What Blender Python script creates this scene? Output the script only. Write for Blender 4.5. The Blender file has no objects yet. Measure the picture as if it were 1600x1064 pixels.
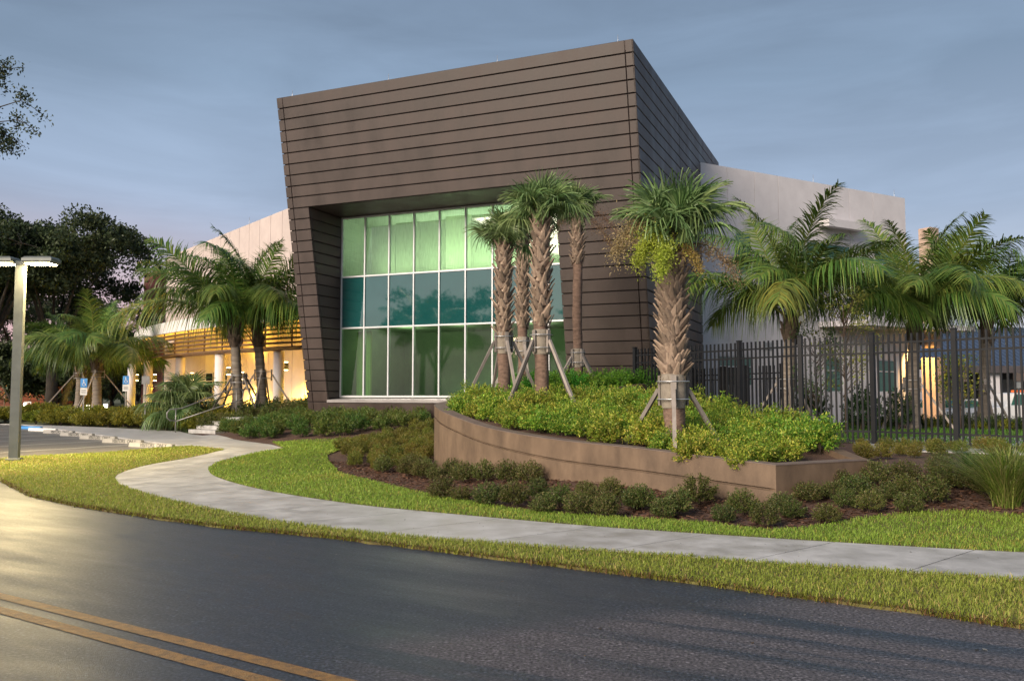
import bpy, bmesh, math, random
import numpy as np
from mathutils import Vector, Matrix
from mathutils.geometry import delaunay_2d_cdt

R = math.radians
sc = bpy.context.scene
COL = sc.collection
rng = np.random.default_rng(7)
random.seed(7)

# ------------------------------------------------------------------ camera
CAM_Z, FPX, HOR = 1.6, 1338.0, 616.5
PITCH = math.atan((HOR - 532) / FPX)
cam = bpy.data.cameras.new('camera')
cam.lens = 36 * FPX / 1600
cam.sensor_width = 36
cam.clip_end = 3000
camo = bpy.data.objects.new('camera', cam)
COL.objects.link(camo)
camo.location = (0, 0, CAM_Z)
camo.rotation_euler = (R(90) + PITCH, 0, 0)
sc.camera = camo

# ------------------------------------------------------------------ view
sc.view_settings.view_transform = 'Standard'
sc.view_settings.look = 'None'
sc.view_settings.exposure = 0.95
sc.view_settings.gamma = 1.0
sc.view_settings.use_curve_mapping = False
sc.cycles.use_denoising = True
sc.cycles.max_bounces = 8
sc.cycles.transparent_max_bounces = 12
sc.cycles.sample_clamp_indirect = 6.0

# ------------------------------------------------------------------ sky: dusk sky with thin streaked cloud
SUN_AZ_VEC = Vector((-0.64, -0.768, 0.0))     # horizontal direction towards the low sun (behind the camera)
SUN_EL = R(24)
w = bpy.data.worlds.new('World')
sc.world = w
w.use_nodes = True
nt = w.node_tree
nt.nodes.clear()
N, L = nt.nodes.new, nt.links.new
out = N('ShaderNodeOutputWorld')
bg = N('ShaderNodeBackground')
bg.inputs['Strength'].default_value = 0.075
L(bg.outputs[0], out.inputs[0])
sky = N('ShaderNodeTexSky')
sky.sky_type = 'NISHITA'
sky.sun_disc = False
sky.sun_elevation = SUN_EL
sky.sun_rotation = math.atan2(SUN_AZ_VEC.x, SUN_AZ_VEC.y)
sky.air_density = 1.2
sky.dust_density = 2.5
sky.ozone_density = 2.0
tc = N('ShaderNodeTexCoord')
sep = N('ShaderNodeSeparateXYZ')
L(tc.outputs['Generated'], sep.inputs[0])
ramp = N('ShaderNodeValToRGB')       # thin overcast of dusk: paler near the horizon, slate blue overhead
e = ramp.color_ramp.elements
e[0].position = 0.0; e[0].color = (4.3, 3.9, 4.3, 1)
e[1].position = 1.0; e[1].color = (1.35, 1.9, 2.7, 1)
for p_, c_ in ((0.10, (3.5, 3.75, 4.6, 1)), (0.20, (2.75, 3.4, 4.6, 1)), (0.34, (1.78, 2.42, 3.35, 1)), (0.48, (1.28, 1.74, 2.45, 1))):
    x = ramp.color_ramp.elements.new(p_); x.color = c_
L(sep.outputs['Z'], ramp.inputs[0])
# streaked cloud
mp = N('ShaderNodeMapping')
mp.inputs['Rotation'].default_value = (0, R(-9), R(20))
mp.inputs['Scale'].default_value = (1.6, 1.6, 8.0)
L(tc.outputs['Generated'], mp.inputs[0])
nz = N('ShaderNodeTexNoise')
nz.inputs['Scale'].default_value = 1.7
nz.inputs['Detail'].default_value = 8
nz.inputs['Roughness'].default_value = 0.55
nz.inputs['Distortion'].default_value = 0.5
L(mp.outputs[0], nz.inputs['Vector'])
cr = N('ShaderNodeMapRange')
cr.inputs[1].default_value = 0.35; cr.inputs[2].default_value = 0.72
cr.inputs[3].default_value = 0.87; cr.inputs[4].default_value = 1.16
L(nz.outputs['Fac'], cr.inputs[0])
mulc = N('ShaderNodeVectorMath'); mulc.operation = 'SCALE'
L(ramp.outputs[0], mulc.inputs[0]); L(cr.outputs[0], mulc.inputs['Scale'])
# pink belt low over the horizon opposite the sun's side
dotn = N('ShaderNodeVectorMath'); dotn.operation = 'DOT_PRODUCT'
v = Vector((-0.56, 0.83, -0.02)).normalized()
dotn.inputs[1].default_value = v
L(tc.outputs['Generated'], dotn.inputs[0])
pr = N('ShaderNodeMapRange'); pr.interpolation_type = 'SMOOTHSTEP'
pr.inputs[1].default_value = 0.88; pr.inputs[2].default_value = 1.0
L(dotn.outputs['Value'], pr.inputs[0])
pz = N('ShaderNodeMapRange'); pz.interpolation_type = 'SMOOTHSTEP'
pz.inputs[1].default_value = 0.24; pz.inputs[2].default_value = 0.02
L(sep.outputs['Z'], pz.inputs[0])
pm = N('ShaderNodeMath'); pm.operation = 'MULTIPLY'
L(pr.outputs[0], pm.inputs[0]); L(pz.outputs[0], pm.inputs[1])
mixp = N('ShaderNodeMix'); mixp.data_type = 'RGBA'
L(pm.outputs[0], mixp.inputs['Factor'])
L(mulc.outputs[0], mixp.inputs['A'])
mixp.inputs['B'].default_value = (6.0, 3.7, 3.8, 1)
mixs = N('ShaderNodeMix'); mixs.data_type = 'RGBA'
mixs.inputs['Factor'].default_value = 0.88
L(sky.outputs[0], mixs.inputs['A']); L(mixp.outputs['Result'], mixs.inputs['B'])
L(mixs.outputs['Result'], bg.inputs['Color'])

# ------------------------------------------------------------------ sun: weak, wide and warm
sl = bpy.data.lights.new('sun', 'SUN')
sl.energy = 2.9
sl.angle = R(30)
sl.color = (1.0, 0.86, 0.70)
so = bpy.data.objects.new('sun', sl)
COL.objects.link(so)
sdir = Vector((SUN_AZ_VEC.x * math.cos(SUN_EL), SUN_AZ_VEC.y * math.cos(SUN_EL), math.sin(SUN_EL)))
so.rotation_euler = sdir.to_track_quat('Z', 'Y').to_euler()
so.location = (-20, -30, 30)

# ================================================================== helpers
def ray(px, py):
    xc, yc = (px - 800) / FPX, (532 - py) / FPX
    return np.array([xc, math.cos(PITCH) - yc * math.sin(PITCH), math.sin(PITCH) + yc * math.cos(PITCH)])
def at_y(px, py, Y):
    d = ray(px, py); return np.array([0, 0, CAM_Z]) + d * (Y / d[1])
def at_z(px, py, z):
    d = ray(px, py); return np.array([0, 0, CAM_Z]) + d * ((z - CAM_Z) / d[2])
def at_plane(px, py, P0, n):
    d = ray(px, py); c = np.array([0, 0, CAM_Z])
    return c + d * (np.dot(np.array(P0) - c, n) / np.dot(d, n))
def sstep(t):
    t = np.clip(t, 0, 1); return t * t * (3 - 2 * t)

# site: main volume axes
TH = 0.404
AX = np.array([-math.cos(TH), math.sin(TH), 0.0])      # along the front, towards the far end
NX = np.array([-math.sin(TH), -math.cos(TH), 0.0])     # outward normal of the front
P0 = np.array([4.5226, 27.5, 0.0])
KT, WID, TOP = 0.1915, 13.467, 12.48
def front(u, z, off=0.0):
    return P0 + AX * u + NX * (KT * (z - 1.6) + off) + np.array([0, 0, z])

_fx = np.array([-30, -12, -9.2, -7.6, -6.3, -4.9, -3.6, -2.7, -1.8, 0.0, 1.26, 2.7, 5.0, 8.0, 40])
_fy = np.array([22, 20, 18.4, 17.2, 15.6, 13.9, 12.6, 12.0, 11.5, 10.85, 10.3, 9.7, 8.7, 7.5, 4])
def Hs(x, y):
    x = np.asarray(x, float); y = np.asarray(y, float)
    ys = np.interp(x, _fx, _fy)
    right = 0.47 * sstep((y - ys - 0.7) / 5.0) * sstep((x + 1.5) / 4.0)
    right = right * (1 - sstep((y - 33) / 6) * sstep((x - 8) / 4))
    left = 0.14 * sstep((y - 14) / 9)
    dh = (x + 12.6) * 0.61 + (y - 33.1) * 0.79
    plaza = 0.55 * sstep((dh - 0.6) / 3.5) * (x < 6)
    dF = (x - P0[0]) * NX[0] + (y - P0[1]) * NX[1]
    along = (x - P0[0]) * AX[0] + (y - P0[1]) * AX[1]
    berm = 0.60 * sstep(1 - (dF - 0.6) / 7.0) * sstep((16.5 - along) / 3.5) * sstep((along + 3) / 3)
    return np.maximum(np.maximum(right, left + plaza), berm)
def Hz(x, y): return float(Hs(x, y))
def gpt(px, py):
    z = 0.1
    for _ in range(12):
        p = at_z(px, py, z)
        if p[1] < 0 or p[1] > 90: p = at_y(px, py, 60)
        z = 0.5 * z + 0.5 * Hz(p[0], p[1])
    return np.array([p[0], p[1], Hz(p[0], p[1])])

# ---------------- scene objects
def link(o, parent=None, **kw):
    COL.objects.link(o)
    if parent is not None:
        o.parent = parent
        if parent.type == 'EMPTY' and kw.pop('world', False):      # mesh built in world coordinates
            o.matrix_parent_inverse = (Matrix.Translation(parent.location) @ parent.rotation_euler.to_matrix().to_4x4()).inverted()
    kw.pop('world', None)
    for k, v_ in kw.items(): o[k] = v_
    return o
def empty(name, loc, rz=0.0, **kw):
    o = bpy.data.objects.new(name, None)
    o.empty_display_size = 0.2
    o.location = Vector(loc); o.rotation_euler = (0, 0, rz)
    return link(o, None, **kw)
def thing(name, loc, label, category, group=None, rz=0.0):
    o = empty(name, loc, rz, label=label, category=category)
    if group: o['group'] = group
    return o
def tag(o, label=None, category=None, group=None, kind=None):
    if label: o['label'] = label
    if category: o['category'] = category
    if group: o['group'] = group
    if kind: o['kind'] = kind
    return o
def copy_tree(o, parent=None):
    c = o.copy(); COL.objects.link(c); c.parent = parent
    for ch in o.children: copy_tree(ch, c)
    return c

class MB:
    """collects polygons in a local frame; build() links one mesh object"""
    def __init__(s): s.v = []; s.f = []; s.m = []; s.smooth = []
    def add(s, vs, fs, mi=0, smooth=False):
        b = len(s.v)
        s.v += [tuple(map(float, p)) for p in vs]
        s.f += [tuple(i + b for i in f) for f in fs]
        s.m += [mi] * len(fs); s.smooth += [smooth] * len(fs)
        return s
    def hexa(s, a, b, mi=0):   # two quads (4 pts each)
        return s.add(list(a) + list(b), [(3, 2, 1, 0), (4, 5, 6, 7), (0, 1, 5, 4), (1, 2, 6, 5), (2, 3, 7, 6), (3, 0, 4, 7)], mi)
    def box(s, c, d, rz=0.0, mi=0, ch=0.0):
        x, y, z = d[0] / 2, d[1] / 2, d[2] / 2
        co, si = math.cos(rz), math.sin(rz)
        T = lambda p: (c[0] + p[0] * co - p[1] * si, c[1] + p[0] * si + p[1] * co, c[2] + p[2])
        if ch <= 0:
            a = [(-x, -y, -z), (x, -y, -z), (x, y, -z), (-x, y, -z)]
            return s.hexa([T(p) for p in a], [T((p[0], p[1], z)) for p in a], mi)
        rings = []
        for zz, k in ((-z, ch), (-z + ch, 0), (z - ch, 0), (z, ch)):
            rings.append([T(p) for p in ((-x + k, -y + k, zz), (x - k, -y + k, zz), (x - k, y - k, zz), (-x + k, y - k, zz))])
        return s.loft(rings, mi, cap=True)
    def loft(s, rings, mi=0, cap=True, closed=True, smooth=False):
        n = len(rings[0]); vs = [p for r in rings for p in r]; fs = []
        for i in range(len(rings) - 1):
            for j in range(n if closed else n - 1):
                k = (j + 1) % n
                fs.append((i * n + j, i * n + k, (i + 1) * n + k, (i + 1) * n + j))
        s.add(vs, fs, mi, smooth)
        if cap and closed:
            b = len(s.v) - len(vs)
            s.f += [tuple(b + j for j in range(n))[::-1], tuple(b + (len(rings) - 1) * n + j for j in range(n))]
            s.m += [mi, mi]; s.smooth += [False, False]
        return s
    def tube(s, pts, rad, n=8, mi=0, cap=True, smooth=True, jit=0.0):
        pts = [Vector(p) for p in pts]
        if not hasattr(rad, '__len__'): rad = [rad] * len(pts)
        rings = []; ref = None
        for i, p in enumerate(pts):
            t = (pts[min(i + 1, len(pts) - 1)] - pts[max(i - 1, 0)]).normalized()
            if ref is None:
                ref = Vector((1, 0, 0)) if abs(t.x) < 0.8 else Vector((0, 1, 0))
            a = (ref - t * ref.dot(t)).normalized(); b = t.cross(a); ref = a
            rings.append([p + (a * math.cos(2 * math.pi * k / n) + b * math.sin(2 * math.pi * k / n)) * rad[i] * (1 + random.uniform(-jit, jit)) for k in range(n)])
        return s.loft(rings, mi, cap, True, smooth)
    def beam(s, a, b, wdt, hgt, mi=0, up=(0, 0, 1)):
        a, b = Vector(a), Vector(b); t = (b - a).normalized(); u = Vector(up)
        sd = t.cross(u)
        if sd.length < 1e-4: sd = t.cross(Vector((1, 0, 0)))
        sd.normalize(); u = sd.cross(t)
        q = lambda p: [p - sd * wdt / 2 - u * hgt / 2, p + sd * wdt / 2 - u * hgt / 2, p + sd * wdt / 2 + u * hgt / 2, p - sd * wdt / 2 + u * hgt / 2]
        return s.hexa(q(a), q(b), mi)
    def plate(s, poly, normal, thick, ch=0.008, mi=0):
        """polygon (outer face outline, CCW seen from normal) extruded back by thick, chamfered front edge"""
        n = Vector(normal).normalized(); P = [Vector(p) for p in poly]; c = sum(P, Vector()) / len(P)
        def inset(k):
            o = []
            m = len(P)
            for i in range(m):
                e1 = (P[i] - P[i - 1]).normalized(); e2 = (P[(i + 1) % m] - P[i]).normalized()
                n1, n2 = n.cross(e1), n.cross(e2)
                o.append(P[i] + (n1 + n2) * (k / (1 + max(-0.8, n1.dot(n2)))))
            return o
        F = inset(ch)
        B = [p - n * thick for p in P]; Mi = [p - n * ch for p in P]
        return s.loft([B, Mi, F], mi, cap=True)
    def mesh(s, name, mats):
        me = bpy.data.meshes.new(name)
        me.from_pydata(s.v, [], s.f)
        for m in (mats if isinstance(mats, (list, tuple)) else [mats]): me.materials.append(m)
        if any(s.m): me.polygons.foreach_set('material_index', s.m)
        if any(s.smooth): me.polygons.foreach_set('use_smooth', s.smooth)
        me.update(); return me
    def build(s, name, mats, parent=None, **kw):
        return link(bpy.data.objects.new(name, s.mesh(name, mats)), parent, **kw)

def np_mesh(name, V, F, mat, col=None, smooth=False):
    """V (n,3); F (m,k) one polygon size; col (n,3) point colours"""
    V = np.asarray(V, np.float32); F = np.asarray(F, np.int32)
    me = bpy.data.meshes.new(name)
    me.vertices.add(len(V)); me.vertices.foreach_set('co', V.ravel())
    m, k = F.shape
    me.loops.add(m * k); me.loops.foreach_set('vertex_index', F.ravel())
    me.polygons.add(m); me.polygons.foreach_set('loop_start', np.arange(0, m * k, k, dtype=np.int32))
    if smooth: me.polygons.foreach_set('use_smooth', np.ones(m, bool))
    me.update(calc_edges=True)
    if col is not None:
        a = me.attributes.new('col', 'FLOAT_COLOR', 'POINT')
        c4 = np.ones((len(V), 4), np.float32); c4[:, :3] = col
        a.data.foreach_set('color', c4.ravel())
    me.materials.append(mat)
    return me
def np_obj(name, V, F, mat, col=None, parent=None, smooth=False, **kw):
    return link(bpy.data.objects.new(name, np_mesh(name, V, F, mat, col, smooth)), parent, **kw)

# ---------------- materials
MATS = {}
def newmat(name):
    m = bpy.data.materials.new(name); m.use_nodes = True
    t = m.node_tree; t.nodes.clear()
    o = t.nodes.new('ShaderNodeOutputMaterial'); b = t.nodes.new('ShaderNodeBsdfPrincipled')
    t.links.new(b.outputs[0], o.inputs[0])
    MATS[name] = m
    return m, t, b, o
def pmat(name, c1, c2=None, scale=4.0, rough=0.6, bump=0.0, bscale=60.0, metal=0.0, rvar=0.0, stretch=(1, 1, 1), detail=5, spec=0.5, rand=0.0):
    m, t, b, o = newmat(name)
    b.inputs['Roughness'].default_value = rough
    b.inputs['Metallic'].default_value = metal
    b.inputs['Specular IOR Level'].default_value = spec
    tc = t.nodes.new('ShaderNodeTexCoord'); mp = t.nodes.new('ShaderNodeMapping')
    mp.inputs['Scale'].default_value = stretch
    t.links.new(tc.outputs['Object'], mp.inputs[0])
    n = t.nodes.new('ShaderNodeTexNoise'); n.inputs['Scale'].default_value = scale; n.inputs['Detail'].default_value = detail
    n.inputs['Roughness'].default_value = 0.62
    t.links.new(mp.outputs[0], n.inputs['Vector'])
    r = t.nodes.new('ShaderNodeValToRGB')
    r.color_ramp.elements[0].position = 0.32; r.color_ramp.elements[1].position = 0.68
    r.color_ramp.elements[0].color = (*c1, 1); r.color_ramp.elements[1].color = (*(c2 or c1), 1)
    t.links.new(n.outputs['Fac'], r.inputs[0])
    last = r.outputs[0]
    if rand:
        oi = t.nodes.new('ShaderNodeObjectInfo'); mr = t.nodes.new('ShaderNodeMapRange')
        mr.inputs[3].default_value = 1 - rand; mr.inputs[4].default_value = 1 + rand
        t.links.new(oi.outputs['Random'], mr.inputs[0])
        vm = t.nodes.new('ShaderNodeVectorMath'); vm.operation = 'SCALE'
        t.links.new(last, vm.inputs[0]); t.links.new(mr.outputs[0], vm.inputs['Scale']); last = vm.outputs[0]
    t.links.new(last, b.inputs['Base Color'])
    if rvar:
        mr = t.nodes.new('ShaderNodeMapRange'); mr.inputs[1].default_value = 0.3; mr.inputs[2].default_value = 0.7
        mr.inputs[3].default_value = rough - rvar; mr.inputs[4].default_value = rough + rvar
        t.links.new(n.outputs['Fac'], mr.inputs[0]); t.links.new(mr.outputs[0], b.inputs['Roughness'])
    if bump:
        n2 = t.nodes.new('ShaderNodeTexNoise'); n2.inputs['Scale'].default_value = bscale; n2.inputs['Detail'].default_value = 4
        t.links.new(mp.outputs[0], n2.inputs['Vector'])
        bp = t.nodes.new('ShaderNodeBump'); bp.inputs['Strength'].default_value = bump; bp.inputs['Distance'].default_value = 0.02
        t.links.new(n2.outputs['Fac'], bp.inputs['Height']); t.links.new(bp.outputs[0], b.inputs['Normal'])
    return m
def leafmat(name, rough=0.45, trans=0.35, rand=0.18, hue=0.03):
    m, t, b, o = newmat(name)
    at = t.nodes.new('ShaderNodeAttribute'); at.attribute_name = 'col'
    oi = t.nodes.new('ShaderNodeObjectInfo')
    hs = t.nodes.new('ShaderNodeHueSaturation')
    mr = t.nodes.new('ShaderNodeMapRange'); mr.inputs[3].default_value = 1 - rand; mr.inputs[4].default_value = 1 + rand
    mh = t.nodes.new('ShaderNodeMapRange'); mh.inputs[3].default_value = 0.5 - hue; mh.inputs[4].default_value = 0.5 + hue
    mm = t.nodes.new('ShaderNodeMath'); mm.operation = 'FRACT'
    ml = t.nodes.new('ShaderNodeMath'); ml.operation = 'MULTIPLY'; ml.inputs[1].default_value = 7.31
    t.links.new(oi.outputs['Random'], mr.inputs[0]); t.links.new(oi.outputs['Random'], ml.inputs[0]); t.links.new(ml.outputs[0], mm.inputs[0])
    t.links.new(mm.outputs[0], mh.inputs[0])
    t.links.new(mr.outputs[0], hs.inputs['Value']); t.links.new(mh.outputs[0], hs.inputs['Hue'])
    t.links.new(at.outputs['Color'], hs.inputs['Color'])
    t.links.new(hs.outputs[0], b.inputs['Base Color'])
    b.inputs['Roughness'].default_value = rough
    b.inputs['Specular IOR Level'].default_value = 0.35
    tr = t.nodes.new('ShaderNodeBsdfTranslucent'); t.links.new(hs.outputs[0], tr.inputs['Color'])
    mx = t.nodes.new('ShaderNodeMixShader'); mx.inputs[0].default_value = trans
    t.links.new(b.outputs[0], mx.inputs[1]); t.links.new(tr.outputs[0], mx.inputs[2]); t.links.new(mx.outputs[0], o.inputs[0])
    return m
def emat(name, col, strength):
    m = bpy.data.materials.new(name); m.use_nodes = True
    t = m.node_tree; t.nodes.clear()
    o = t.nodes.new('ShaderNodeOutputMaterial'); e_ = t.nodes.new('ShaderNodeEmission')
    e_.inputs[0].default_value = (*col, 1); e_.inputs[1].default_value = strength
    t.links.new(e_.outputs[0], o.inputs[0])
    return m

M_leaf = leafmat('leaf')
M_palm = leafmat('palm_leaf', rough=0.35, trans=0.25, rand=0.2, hue=0.02)
M_grass = leafmat('grass_blade', rough=0.5, trans=0.35, rand=0.0, hue=0.0)
M_far = leafmat('tree_leaf', rough=0.55, trans=0.2, rand=0.1, hue=0.01)
M_brown = pmat('bronze_panel', (0.035, 0.0235, 0.020), (0.060, 0.041, 0.0355), scale=1.3, rough=0.5, bump=0.06, bscale=30, rvar=0.1, rand=0.10, stretch=(1, 1, .35), detail=8)
M_gap = pmat('joint_black', (0.012, 0.010, 0.010), (0.016, 0.013, 0.013), rough=0.9)
M_white = pmat('tilt_panel_white', (0.56, 0.53, 0.55), (0.63, 0.60, 0.62), scale=1.5, rough=0.75, bump=0.05, bscale=80, rand=0.03)
M_wing = pmat('tilt_panel_beige', (0.46, 0.385, 0.36), (0.52, 0.44, 0.41), scale=1.5, rough=0.75, bump=0.05, bscale=80, rand=0.04)
M_fascia = pmat('fascia_paint', (0.68, 0.65, 0.63), (0.72, 0.69, 0.67), scale=2, rough=0.6)
M_cream = pmat('stucco_cream', (0.66, 0.58, 0.47), (0.70, 0.63, 0.52), scale=2, rough=0.8, bump=0.08, bscale=90)
M_frame = pmat('window_frame', (0.50, 0.51, 0.53), (0.56, 0.57, 0.59), rough=0.35, metal=0.1)
M_sill = pmat('sill_metal', (0.22, 0.20, 0.20), (0.3, 0.28, 0.28), scale=3, rough=0.45, stretch=(0.3, 1, 1))
M_conc = pmat('planter_render', (0.095, 0.062, 0.040), (0.185, 0.124, 0.080), scale=2.6, rough=0.7, bump=0.12, bscale=70, detail=9, stretch=(1.2, 1.2, .55))
M_cap = pmat('planter_cap', (0.13, 0.095, 0.08), (0.19, 0.14, 0.115), scale=3, rough=0.7, bump=0.1)
M_soil = pmat('mulch', (0.05, 0.026, 0.018), (0.13, 0.07, 0.05), scale=22, rough=0.95, bump=0.8, bscale=45, detail=8)
M_turf = pmat('turf_soil', (0.085, 0.06, 0.025), (0.15, 0.14, 0.035), scale=5, rough=0.95, bump=0.4, bscale=50)
M_ground = pmat('ground_cover', (0.05, 0.06, 0.025), (0.08, 0.085, 0.035), scale=0.3, rough=0.95)
M_steel = pmat('fence_paint', (0.010, 0.011, 0.013), (0.016, 0.016, 0.018), scale=5, rough=0.5, spec=0.3)
M_wood = pmat('prop_timber', (0.20, 0.17, 0.15), (0.32, 0.28, 0.25), scale=6, rough=0.8, bump=0.2, stretch=(1, 1, 0.15), rand=0.35)
M_strap = pmat('metal_strap', (0.42, 0.42, 0.44), (0.55, 0.55, 0.57), rough=0.4, metal=0.7)
M_burlap = pmat('burlap', (0.20, 0.17, 0.14), (0.29, 0.25, 0.20), scale=12, rough=0.95, bump=0.5, bscale=90)
M_bark = pmat('palm_bark', (0.10, 0.062, 0.045), (0.24, 0.155, 0.115), scale=7, rough=0.9, bump=0.7, bscale=18, stretch=(1, 1, 2.4), detail=8)
M_boot = pmat('palm_boot', (0.10, 0.062, 0.045), (0.36, 0.27, 0.20), scale=6, rough=0.85, bump=0.35, bscale=40, rand=0.4)
M_gbark = pmat('ringed_bark', (0.13, 0.105, 0.085), (0.27, 0.23, 0.19), scale=3.0, rough=0.9, bump=0.6, bscale=9, stretch=(0.5, 0.5, 5.0), detail=6)
M_oak = pmat('oak_bark', (0.035, 0.028, 0.022), (0.07, 0.058, 0.045), scale=4, rough=0.95, bump=0.5, bscale=12)
M_galv = pmat('galvanised_rail', (0.22, 0.21, 0.20), (0.30, 0.29, 0.28), rough=0.4, metal=0.5)
M_pole = pmat('lamp_pole_paint', (0.12, 0.13, 0.12), (0.16, 0.17, 0.16), rough=0.45, metal=0.2)
M_louv = pmat('louver_wood', (0.13, 0.075, 0.05), (0.19, 0.115, 0.075), scale=4, rough=0.5, stretch=(1, 1, 6))
M_stop = pmat('wheel_stop_concrete', (0.30, 0.285, 0.26), (0.38, 0.36, 0.33), scale=5, rough=0.85, bump=0.2)
M_bluep = pmat('blue_paint', (0.04, 0.22, 0.55), (0.06, 0.27, 0.6), rough=0.6)
M_wpaint = pmat('white_paint', (0.62, 0.60, 0.56), (0.75, 0.73, 0.70), scale=8, rough=0.6)
M_black = pmat('black_lettering', (0.02, 0.02, 0.02), (0.03, 0.03, 0.03), rough=0.6)
M_darkglass = pmat('dark_glass', (0.012, 0.016, 0.018), (0.016, 0.02, 0.022), rough=0.06, spec=0.8)
M_green = pmat('green_glass', (0.02, 0.10, 0.075), (0.03, 0.13, 0.09), rough=0.08, spec=0.7)
M_pink = pmat('maroon_wall', (0.30, 0.10, 0.09), (0.34, 0.12, 0.11), rough=0.85)
M_blueroof = pmat('blue_metal_roof', (0.05, 0.075, 0.13), (0.065, 0.095, 0.16), rough=0.4, metal=0.2)
M_dkwall = pmat('dark_wall', (0.06, 0.05, 0.055), (0.08, 0.07, 0.075), rough=0.85)
M_carp = pmat('car_paint', (0.72, 0.72, 0.73), (0.75, 0.75, 0.76), rough=0.22)
M_rubber = pmat('rubber', (0.012, 0.012, 0.012), (0.02, 0.02, 0.02), rough=0.8)
M_orangel = pmat('amber_lens', (0.85, 0.16, 0.02), (0.9, 0.2, 0.03), rough=0.3)
M_brickw = pmat('brick_red', (0.07, 0.03, 0.02), (0.13, 0.055, 0.035), scale=6, rough=0.9)
M_tan = pmat('tan_stucco', (0.42, 0.30, 0.24), (0.48, 0.35, 0.28), scale=2, rough=0.8)
E_warm = emat('lamp_warm', (1.0, 0.72, 0.35), 9.0)
E_lot = emat('lamp_lot', (1.0, 0.80, 0.45), 60.0)
E_green = emat('added_uplight', (0.98, 1.0, 0.82), 6.2)  # for unseen panels added on the upper floor to backlight the blinds
E_amber = emat('lamp_amber', (1.0, 0.35, 0.06), 6.0)
E_path = emat('path_light_lens', (1.0, 0.9, 0.65), 8.0)

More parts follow.
